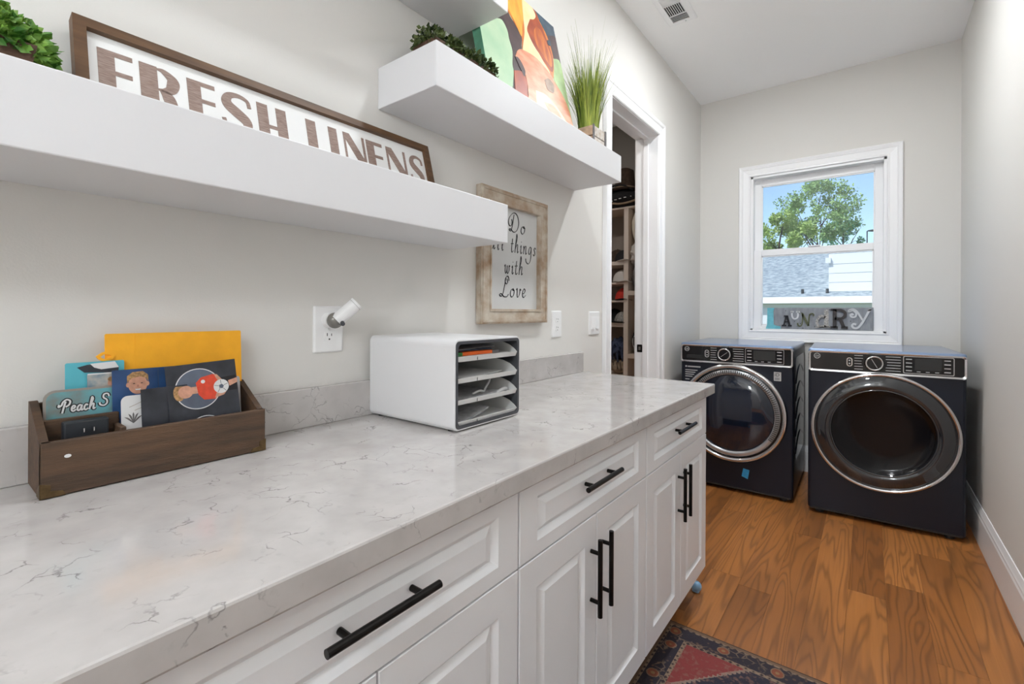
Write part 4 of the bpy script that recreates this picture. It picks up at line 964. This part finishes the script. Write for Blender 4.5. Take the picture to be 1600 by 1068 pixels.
patch('shoe_print', o, T, [(.016, .112), (.030, .116), (.060, .117), (.076, .110), (.075, .098), (.050, .100), (.026, .102)], 'photodark'); patch('pale_print', o, T, [(.034, .1175), (.07, .1195), (.076, .108), (.05, .106), (.040, .110)], 'white', 2)
b = BM(); box(b, .0410, .0418, .185, .235, ZI, 1.002); obj('card_lower', b, 'teal', o)
o, T = card('beach_photo', 'small beach photograph poking up beside the orange envelope', 'photo', 'beach', .207, .262, 1.02, 1.100, .046, R(2))
patch('white_border', o, T, rect(.0005, .0545, .0775, .0795), 'white'); patch('face_print', o, T, disc(.040, .060, .011, .012), 'skin'); patch('hair_print', o, T, disc(.040, .067, .011, .006), 'hair', 2)
b = BM(); box(b, .0465, .0473, .215, .25, ZI, 1.022); obj('photo_lower', b, 'beach', o)
o, T = card('tin_sign', 'turquoise rounded tin plate with Peach lettering in the organizer', 'tin plate', 'peachedge', .148, .262, ZI, 1.076, .060, R(4), 0, .016, .0016)
patch('plate_print', o, T, rrect(.004, .111, .004, .1475, .013), 'peach', 2)
def outlined(word, x0, wd, y0, cap):
    for w_, m_, dd in ((.0062, 'black', .0006), (.0026, 'white', .0010)):
        tot = sum(GL[c][0] for c in word); k = wd/tot; x = x0
        for c in word:
            b = BM()
            for st in GL[c][1]: ribbon(b, [(x+p[0]*k, y0+p[1]*cap) for p in st], lambda u, d: w_, T, 0, dd, 5)
            obj('letter', b, m_, o); x += GL[c][0]*k
outlined('Peach', .023, .047, .112, .022); outlined('S', .076, .014, .116, .022)
o, T = card('portrait_photo', 'portrait photograph of a smiling fair haired child on blue', 'photo', 'photoblue', .240, .342, ZI, 1.104, .068, R(5), 0, .0015)
HT = 1.104-ZI
patch('neck_print', o, T, [(.030, HT-.070), (.052, HT-.070), (.056, HT-.055), (.026, HT-.055)], 'teal')
patch('face_print', o, T, disc(.039, HT-.030, .0150, .0185), 'skin', 2); patch('hair_print', o, T, [(.0225, HT-.026), (.0225, HT-.013), (.031, HT-.006), (.047, HT-.005), (.0555, HT-.013), (.0555, HT-.026), (.052, HT-.019), (.042, HT-.015), (.029, HT-.018)], 'hair', 3)
for xx in (.033, .045): patch('eye_print', o, T, disc(xx, HT-.028, .0019, .0009, 10), 'fabbrown', 4)
for xx in (.0235, .0545): patch('ear_print', o, T, disc(xx, HT-.030, .0028, .0045, 10), 'skin', 1.5)
patch('mouth_print', o, T, [(.034, HT-.0385), (.044, HT-.0385), (.042, HT-.0410), (.036, HT-.0410)], 'white', 4)
patch('nose_print', o, T, disc(.039, HT-.033, .0017, .0026, 10), mat('blush_print', (.50, .22, .15), .5), 3)
patch('fold_line', o, T, rect(.0715, .0722, .02, HT-.001), 'glow', 2); patch('second_face_print', o, T, disc(.096, HT-.034, .0055, .018), 'skin', 2); patch('second_hair_print', o, T, disc(.096, HT-.018, .0055, .007), 'hair', 3)
o, T = card('white_card', 'white rounded card with line drawing in front of the portrait', 'card', 'white', .246, .318, ZI, 1.058, .098, R(5), 0, .010)
for i, st in enumerate(([(.012, .112), (.030, .120), (.046, .132), (.058, .136)], [(.020, .105), (.036, .112), (.052, .126), (.056, .120)], [(.040, .110), (.052, .104), (.060, .106)])):
    b = BM(); ribbon(b, st, lambda u, d: .0007, T, 0, .0002, 5); obj('drawn_line', b, 'fabtan', o)
for i, a in enumerate((-50, -25, 0, 25, 50)):
    b = BM(); ca, sa = math.sin(R(a)), math.cos(R(a)); ribbon(b, [(.018, .082), (.018+ca*.010, .082+sa*.014), (.018+ca*.018, .082+sa*.020)], lambda u, d: .0028*math.sin(math.pi*min(.98, u+.02)), T, 0, .0003, 5); obj('leaf_print', b, 'fabgrey', o)
patch('logo_square', o, T, rect(.033, .060, .078, .108), 'photodark'); patch('logo_print', o, T, disc(.046, .096, .007, .005), 'leafdark', 2)
o, T = card('dark_card', 'charcoal card with clipped corner leaning on the white card', 'card', 'photodark', .276, .352, ZI, 1.068, .106, R(5), R(1), .001)
patch('tan_print', o, T, disc(.060, .088, .014, .009), 'fabtan')
o, T = card('sports_photo', 'sports photograph of a red shirted player holding a football', 'photo', 'photodark', .322, .450, ZI, 1.108, .113, R(8), R(3), .001)
HT = 1.108-ZI; cy = HT-.052
b = BM(); lathe(b, [(.0395, 0), (.0395, .0004), (.0412, .0004), (.0412, 0)], lambda a, b_, d: T(.054+a, cy+b_, d), 48); obj('ring_print', b, 'white', o)
patch('glow_print', o, T, disc(.054, cy, .0395, .0395, 40), 'glow', 2)
b = BM(); lathe(b, [(.0345, 0), (.0345, .0004), (.036, .0004), (.036, 0)], lambda a, b_, d: T(.060+a, cy-.092+b_, d), 40, 15, 165); obj('ring_print', b, 'white', o)
patch('hair_print', o, T, disc(.020, cy-.003, .010, .016), 'hair', 4); patch('face_print', o, T, disc(.031, cy-.003, .013, .0125), 'skin', 5); patch('neck_print', o, T, rect(.040, .054, cy-.009, cy+.005), 'skin', 4)
patch('shirt_print', o, T, [(.050, cy+.012), (.060, cy+.022), (.082, cy+.026), (.094, cy+.018), (.090, cy+.002), (.090, cy-.012), (.084, cy-.026), (.062, cy-.024), (.053, cy-.012)], 'red', 5)
patch('badge_print', o, T, disc(.063, cy+.013, .0038), 'white', 6)
patch('arm_print', o, T, [(.084, cy+.026), (.090, cy+.024), (.100, cy+.010), (.094, cy+.006), (.088, cy+.016)], 'skin', 6); patch('arm_print', o, T, [(.082, cy-.024), (.100, cy-.020), (.108, cy-.010), (.100, cy-.008), (.086, cy-.014)], 'skin', 6)
patch('shorts_print', o, T, [(.090, cy+.016), (.126, cy+.018), (.127, cy-.014), (.090, cy-.012)], 'black', 4); patch('leg_print', o, T, [(.110, cy+.008), (.128, cy+.012), (.128, cy+.002), (.112, cy-.004)], 'skin', 5)
patch('ball_print', o, T, disc(.096, cy-.002, .0145), 'white', 7)
for i in range(5):
    a = R(72*i+20); b = BM(); ribbon(b, [(.096+.005*math.cos(a), cy-.002+.005*math.sin(a)), (.096+.0135*math.cos(a), cy-.002+.0135*math.sin(a))], lambda u, d: .0008, T, .0008, .00105, 3); obj('ball_seam', b, 'photodark', o)
patch('ball_panel', o, T, disc(.096, cy-.002, .005, .005, 5), 'glow', 8)
o, T = card('folded_card', 'pale folded card standing at the back beside the sports photograph', 'card', 'paper', .400, .468, ZI, 1.070, .060, R(6), 0, .006)
t = thing('power_adapter', 'black power adapter with two metal prongs in the organizer', 'adapter', (.10, .195, ZI))
b = BM(); box(b, .0845, .104, .166, .226, ZI, 1.026, .003, 2); obj('adapter_body', b, 'adapter', t)
for yy in (.190, .203):
    b = BM(); box(b, .104, .119, yy-.001, yy+.001, 1.008, 1.015, .0004, 1); obj('prong', b, 'steel', t)

# ------------------------------------------------------------------ laundry sign on the window stool
LX0, LX1, LZ0, LZ1, LY = .523, 1.203, WZ0+.0145, 1.262, YB+.012
t = thing('laundry_sign', 'grey board sign with mixed colourful letters spelling LAUNDRY', 'sign', ((LX0+LX1)/2, LY, LZ0))
b = BM(); box(b, LX0, LX1, LY, LY+.014, LZ0, LZ1, .0015, 1); bd = obj('board', b, 'boardgrey', t)
T = TB(LX0, LZ0, LY); LW, LH = LX1-LX0, LZ1-LZ0
def let(m_, polys=(), strokes=(), th=.009):
    b = BM()
    for p in polys: prism(b, p, T, 0, th)
    for pts, w_ in strokes: ribbon(b, pts, (lambda u, d: w_) if not callable(w_) else w_, T, 0, th, 6)
    o = obj('letter', b, m_, bd); return o
u = LH
let('turq', [[(-.010, .0), (.094, .0), (.094, .022), (.060, .026), (.046, .036), (.044, .142), (.052, .168), (.002, .168), (.0, .035)]])
let('lblack', [rect(.104, .136, .022, .034), rect(.146, .172, .022, .034), [(.112, .030), (.124, .030), (.140, .104), (.128, .104)], [(.150, .030), (.164, .030), (.148, .104), (.132, .104)], rect(.118, .148, .100, .108), rect(.124, .156, .052, .062)], th=.011)
let('lgrey', [rect(.163, .184, .130, .142), rect(.202, .226, .130, .142)], [([(.173, .138), (.174, .104), (.184, .084), (.196, .082), (.208, .090), (.214, .108), (.214, .138)], .011)])
let('lolive', [], [([(.212, .050), (.214, .034), (.228, .026), (.240, .040), (.244, .080), (.246, .118), (.236, .128)], .009), ([(.244, .120), (.262, .078), (.284, .028)], .016), ([(.284, .030), (.286, .080), (.292, .116), (.308, .124), (.318, .114), (.312, .104)], .009)])
let('lpat', [[(.384, .020), (.420, .020), (.420, .030), (.412, .034), (.412, .160), (.384, .150)], rect(.330, .430, .016, .024)], [([(.392, .094), (.366, .106), (.346, .086), (.338, .056), (.350, .030), (.376, .024), (.392, .036)], .017)])
let('lbrown', [rect(.424, .470, .012, .030), rect(.490, .530, .012, .030), rect(.424, .448, .146, .160), rect(.438, .462, .020, .160), [(.474, .078), (.498, .078), (.518, .022), (.494, .022)]], [([(.450, .150), (.486, .150), (.510, .136), (.514, .116), (.502, .094), (.484, .086), (.450, .086)], .020)], .012)
let('lgrey', [], [([(.562, .112), (.556, .122), (.546, .114), (.554, .100), (.574, .102), (.580, .128), (.560, .148), (.536, .140), (.540, .150), (.564, .156), (.586, .138), (.612, .088), (.622, .076)], .012), ([(.668, .152), (.654, .144), (.640, .110), (.616, .060), (.590, .022), (.566, .020), (.556, .036), (.566, .050), (.580, .044)], .014), ([(.646, .146), (.668, .154)], .012)])
for i in range(14):
    a, c = random.uniform(.1, .66), random.uniform(.01, .16); b = BM(); prism(b, disc(a, c, .0026, .004, 8), T, 0, .0004); obj('knot', b, 'lblack', bd)

# ------------------------------------------------------------------ closet: cubbies and what is in them
t = thing('cubby_unit', 'cream cubby shelving standing in the closet', 'shelving', (-.53, 4.05, 0))
CY = 3.90; CX = (-.90, -.556, -.513, -.17); CB = YB-.014
def cb(nm, x0, x1, z0, z1, y0=CY, y1=CB, m_='cubby'):
    b = BM(); box(b, x0, x1, y0, y1, z0, z1, .0015, 1); return obj(nm, b, m_, t)
cb('side_panel', -.943, -.90, 0, 2.145); cb('side_panel', -.17, -.153, 0, 2.145); cb('middle_panel', -.556, -.513, 0, 2.145)
cb('top_board', -.943, -.153, 2.146, 2.164, CY+.03)
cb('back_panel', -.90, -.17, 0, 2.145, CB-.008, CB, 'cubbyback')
for z0, z1 in ((1.642, 1.676), (1.470, 1.487), (1.310, 1.328), (1.088, 1.126), (.620, .660), (.05, .08)): cb('shelf_board', -.90, -.556, z0, z1)
for z0, z1 in ((1.370, 1.409), (.814, .853), (.05, .08)): cb('shelf_board', -.513, -.17, z0, z1)
from mathutils import noise
def blob(nm, lab, cat, m_, c, r, amp=.25, fr=9, seed=0, group=None, flat=None):
    b = BM(); bmesh.ops.create_icosphere(b, subdivisions=4, radius=1)
    for v in b.verts:
        n = v.co.normalized(); k = 1+amp*noise.noise(n*fr*.35+Vector((seed*7.3, seed*3.1, 0)))+amp*.4*noise.noise(n*fr+Vector((seed, 0, 0)))
        v.co = Vector((c[0]+n.x*r[0]*k, c[1]+n.y*r[1]*k, max(c[2]+n.z*r[2]*k, flat if flat is not None else -9)))
    return tag(centre(obj(nm, b, m_, smooth=True)), lab, cat, group)
def cap(lab, m_, x, y, z, s=1, rz=0, badge=None, bm_='fabblack'):
    t = thing('baseball_cap', lab, 'cap', (x, y, z), rz)
    b = BM(); bmesh.ops.create_uvsphere(b, u_segments=20, v_segments=12, radius=1)
    for v in list(b.verts):
        if v.co.z < -.01: b.verts.remove(v)
    for v in b.verts: v.co = Vector((v.co.x*.085*s, v.co.y*.095*s, v.co.z*.105*s+.012))
    crown = obj('crown', b, m_, t, local=True, smooth=True)
    b = BM(); lo = []
    for th in (0, .003):
        lo.append([Vector((.080*s*math.cos(R(a)), -.05*s-.105*s*math.sin(R(a)), .014+th-.014*abs(math.cos(R(a))))) for a in range(0, 181, 15)])
    loft(b, lo); obj('brim', b, bm_, t, local=True, smooth=False)
    b = BM(); sphere(b, (0, 0, .117*s), .006, (1, 1, .6), 8, 6); obj('button', b, bm_, t, local=True)
    if badge:
        b = BM(); sphere(b, (.02*s, -.088*s, .055*s), .022, (1, .3, 1), 14, 8); obj('badge', b, badge, t, local=True, smooth=True)
    return t
cap('white baseball cap with a round dark badge in a cubby', 'fabwhite', -.615, 4.00, 1.487, 1.0, R(35), 'fabblack', 'fabwhite')
cap('red baseball cap with a dark brim in a cubby', 'fabred', -.600, 4.02, 1.328, 1.0, R(15), None, 'fabblack')
cap('black baseball cap behind the beaded cap in a cubby', 'fabblack', -.74, 4.11, 1.126, 1.1, R(10), None, 'fabblack')
cap('beaded silver baseball cap in a cubby', 'sparkle', -.598, 3.98, 1.126, .85, R(-10), None, 'fabblack')
cap('black baseball cap with white brim edge on the upper cubby shelf', 'fabblack', -.600, 4.0, 1.676, .95, R(30), None, 'fabwhite')
cap('brown felt baseball cap behind the black cap on the upper cubby shelf', 'fabbrown', -.72, 4.13, 1.676, 1.2, R(-20), None, 'fabbrown')
# hats on top of the unit
def hat(lab, m_, x, y, z, r, h_, rz=0, band=None, tilt=0):
    t = thing('brimmed_hat', lab, 'hat', (x, y, z), rz)
    b = BM(); lathe(b, [(0, h_*.93), (r*.30, h_), (r*.48, h_*.92), (r*.54, h_*.5), (r*.58, .022), (r*.62, .012), (r*.85, .006), (r, .016), (r, .019), (r*.85, .010), (r*.60, .016)], lambda a, c, d: Vector((a, c*1.1, d+a*tilt)), 36); obj('felt', b, m_, t, local=True, smooth=True)
    if band:
        b = BM(); lathe(b, [(r*.585, .022), (r*.59, .024), (r*.578, .050), (r*.57, .050)], lambda a, c, d: Vector((a, c*1.1, d+a*tilt)), 36); obj('hat_band', b, band, t, local=True, smooth=True)
hat('brown felt hat with a tan band on top of the cubbies', 'fabbrown', -.60, 4.02, 2.305, .16, .22, 0, 'fabtan')
t = thing('duffel_bag', 'black bag with white stitching on top of the cubbies', 'bag', (-.60, 4.02, 2.164))
b = BM(); bmesh.ops.create_icosphere(b, subdivisions=4, radius=1)
for v in b.verts:
    n = v.co.normalized(); k = 1+.12*noise.noise(n*3); v.co = Vector((n.x*.20*k, n.y*.165*k, max(0, .075+n.z*.085*k)))
obj('bag_body', b, 'fabblack', t, local=True, smooth=True)
for i in range(6):
    b = BM(); xx = -.10+i*.042; yy = -math.sqrt(max(.001, 1-(xx/.20)**2))*.165*.985-.004; box(b, xx-.011, xx+.011, yy-.003, yy+.004, .040+.010*i*.6, .046+.010*i*.6, .0008, 1); obj('stitch', b, 'white', t, local=True)
b = BM(); tube(b, [(-.14, -.10, .125), (-.08, -.15, .175), (.04, -.15, .180), (.12, -.10, .130)], .008, 8, 5); obj('carry_strap', b, 'fabblack', t, local=True, smooth=True)
b = BM(); tube(b, [(-.05, -.165, .026), (.03, -.170, .012), (.11, -.150, .022), (.16, -.10, .050)], .009, 8, 5); obj('trim_piping', b, 'fabtan', t, local=True, smooth=True)
# soft things in the cubbies
blob('pillow', 'cream stuffed pillow in the open side of the cubbies', 'pillow', 'fabcream', (-.425, 3.99, 1.985), (.085, .11, .17), .12, 3, 1)
blob('folded_blanket', 'white folded blanket under the cream pillow', 'blanket', 'fabwhite', (-.425, 3.98, 1.735), (.088, .12, .110), .22, 9, 2)
blob('rolled_sweater', 'dark grey rolled sweater below the white blanket', 'sweater', 'fabgrey', (-.430, 4.02, 1.520), (.080, .12, .120), .18, 7, 3, flat=1.409)
blob('denim_jeans', 'crumpled blue denim jeans in the tall cubby', 'jeans', 'denim', (-.650, 4.04, .885), (.105, .11, .095), .35, 9, 4)
for i, (dx, z) in enumerate(((-.05, .88), (0, .86), (.045, .875))):
    b = BM(); tube(b, [(-.62+dx, 3.93, z-.09), (-.63+dx, 3.925, z), (-.60+dx, 3.93, z+.055), (-.575+dx, 3.935, z), (-.58+dx, 3.93, z-.08)], .008, 8, 5); o = obj('denim_fold', b, 'denim', bpy.data.objects['denim_jeans'], smooth=True)
t_ = blob('striped_towel', 'tan striped towel bundled below the jeans', 'towel', 'fabtan', (-.640, 4.02, .722), (.085, .10, .068), .2, 6, 5, flat=.660)
for i in range(4):
    b = BM(); xx = -.700+i*.034; tube(b, [(xx, 3.95, .690), (xx+.012, 3.918, .722), (xx-.004, 3.935, .768)], .004, 6, 5); obj('stripe', b, 'fabbrown', t_, smooth=True)
blob('dark_backpack', 'black backpack in the lower open side of the cubbies', 'backpack', 'fabblack', (-.425, 4.00, .965), (.080, .11, .115), .15, 6, 6, flat=.853)
b = BM(); tube(b, [(-.455, 3.915, .90), (-.470, 3.905, .965), (-.450, 3.915, 1.02), (-.42, 3.93, 1.045)], .007, 8, 5); obj('strap', b, 'sticker', bpy.data.objects['dark_backpack'], smooth=True)

# ------------------------------------------------------------------ outdoors
b = BM(); box(b, -60, 60, YB+.6, 110, -2.2, -2.0); struct(obj('ground', b, 'ground'), 'green lawn behind the house')
t = thing('neighbour_house', 'neighbouring house with grey shingle roof and white siding', 'house', (0, 14, -2.0))
b = BM(); box(b, -9, 9, 12.03, 20.7, -2.0, 1.46); obj('walls', b, 'siding', t)
RP = [(12.0, 1.57), (16.6, 4.10), (21.4, 1.57), (21.2, 1.45), (16.6, 3.95), (12.2, 1.45)]
RP = [(12.0, 1.575), (16.4, 3.02), (20.8, 1.575), (20.8, 1.50), (16.4, 2.93), (12.0, 1.50)]
b = BM(); prism(b, RP, lambda a, b_, d: Vector((d, a, b_)), -9.4, 9.4); rf = obj('roof', b, 'shingle', t)
b = BM(); prism(b, [(11.86, 1.44), (11.90, 1.58), (12.02, 1.58), (12.02, 1.44)], lambda a, b_, d: Vector((d, a, b_)), -9.4, 9.4); obj('gutter', b, 'gutter', rf)
b = BM(); box(b, -9.3, 9.3, 12.0, 12.03, 1.36, 1.50); obj('fascia_board', b, 'siding', t)
b = BM(); prism(b, [(12.36, 1.55), (12.36, 2.52), (15.6, 2.60), (15.6, 1.55)], lambda a, b_, d: Vector((d, a, b_)), .46, 5.6); dm = obj('dormer', b, 'siding', t)
for i in range(4):
    b = BM(); z = 1.70+.20*i; prism(b, [(12.352, z), (12.36, z+.195), (12.36, z)], lambda a, b_, d: Vector((d, a, b_)), .46, 5.6); obj('siding_board', b, 'siding', dm)
b = BM(); box(b, .40, .50, 12.30, 12.40, 2.32, 2.44); obj('cornice_return', b, 'siding', dm)
for xx in (-.02, .44):
    b = BM(); cyl(b, (xx, 12.28, 1.66), (xx, 12.28, 1.76), .030, seg=10); obj('roof_pipe', b, 'lampmetal', t)
def tree(lab, x, y, base, top, crown, leafm, n, seed, size, trunk_r=.12, branches=7, clumps=22):
    t = thing('garden_tree', lab, 'tree', (x, y, base)); rg = random.Random(seed)
    cx, cy, cz, rx, ry, rz = crown
    b = BM(); ends = []
    P0 = Vector((x, y, base)); P1 = Vector((cx, cy, cz-rz*.35)); P2 = Vector((cx+.1*rx, cy, cz+rz*.6))
    tube(b, [P0, P0.lerp(P1, .5)+Vector((.1, 0, 0)), P1, P2], trunk_r, 7, 4, .25)
    for i in range(branches):
        a = rg.uniform(0, 2*math.pi); s = rg.uniform(.0, .75); st = P0.lerp(P1, .75).lerp(P2, s)
        e_ = Vector((cx+rx*.85*math.cos(a), cy+ry*.85*math.sin(a), cz+rz*rg.uniform(-.3, .75)))
        tube(b, [st, st.lerp(e_, .5)+Vector((0, 0, .06*rz)), e_], trunk_r*.38, 5, 3, .25); ends.append((st, e_))
    obj('trunk', b, 'bark', t, smooth=True)
    cl = []
    for i in range(clumps):
        a = rg.uniform(0, 2*math.pi); z = rg.uniform(-.75, 1); r_ = math.sqrt(max(0, 1-z*z))*rg.uniform(.45, 1.0)
        cl.append((Vector((cx+rx*r_*math.cos(a), cy+ry*r_*math.sin(a), cz+rz*z*.95)), rg.uniform(.10, .22)*rx))
    def pl(rg2):
        c, r_ = rg2.choice(cl); n_ = Vector((rg2.gauss(0, 1), rg2.gauss(0, 1), rg2.gauss(0, 1))).normalized()
        return c+n_*r_*rg2.random()**.5, (n_+Vector((0, 0, .3))).normalized()
    b = BM(); leaf_quads(b, n, pl, size, seed+1, .2); obj('foliage', b, leafm, t, kind='stuff')
tree('tall open crowned tree rising behind the neighbouring roof', -.35, 25.5, -2.0, 7, (-.80, 25.5, 5.75, 1.75, 1.2, 1.45), 'treeleaf', 8500, 21, .10, .06, 14, 75)
tree('yellow green bushy tree low behind the neighbouring roof', -2.0, 21.5, -2.0, 5, (-1.75, 21.5, 4.05, 1.30, 1.1, 1.05), 'treeleaf3', 6500, 31, .10, .08, 6, 34)
tree('deep green bushy tree beside the tall open crowned one', .30, 28.5, -2.0, 5, (.10, 28.5, 5.0, .95, .9, .85), 'treeleaf2', 3000, 41, .09, .07, 6, 26)
t = thing('street_lamp', 'dark street lamp on a slim pole beyond the trees', 'street lamp', (1.15, 40, -2.0))
b = BM(); cyl(b, (1.0, 40, -2.0), (1.0, 40, 6.85), .05, .035, 8); obj('pole', b, 'lampmetal', t)
b = BM(); bmesh.ops.create_uvsphere(b, u_segments=14, v_segments=8, radius=1)
for v in b.verts: v.co = Vector((1.35+v.co.x*.36, 40+v.co.y*.16, 6.86+v.co.z*.075))
obj('lamp_head', b, 'lampmetal', t, smooth=True)

# things of one kind that stand together
for nm, g in (('baseball_cap', 'caps in the closet cubbies'), ('garden_tree', 'trees behind the neighbouring roof'), ('wall_outlet', 'white outlet plates on the shelf wall'),
              ('recessed_lamp', 'recessed ceiling lamps'), ('fill_globe', 'added opal fill globes'), ('booklet', 'booklets in the paper trays'), ('leaflet', 'leaflets in the paper trays'),
              ('paper_sheet', 'loose sheets in the paper trays'), ('potted_plant', 'leafy plants on the shelves')):
    for o in bpy.data.objects:
        if o.parent is None and o.name.split('.')[0] == nm: o['group'] = g
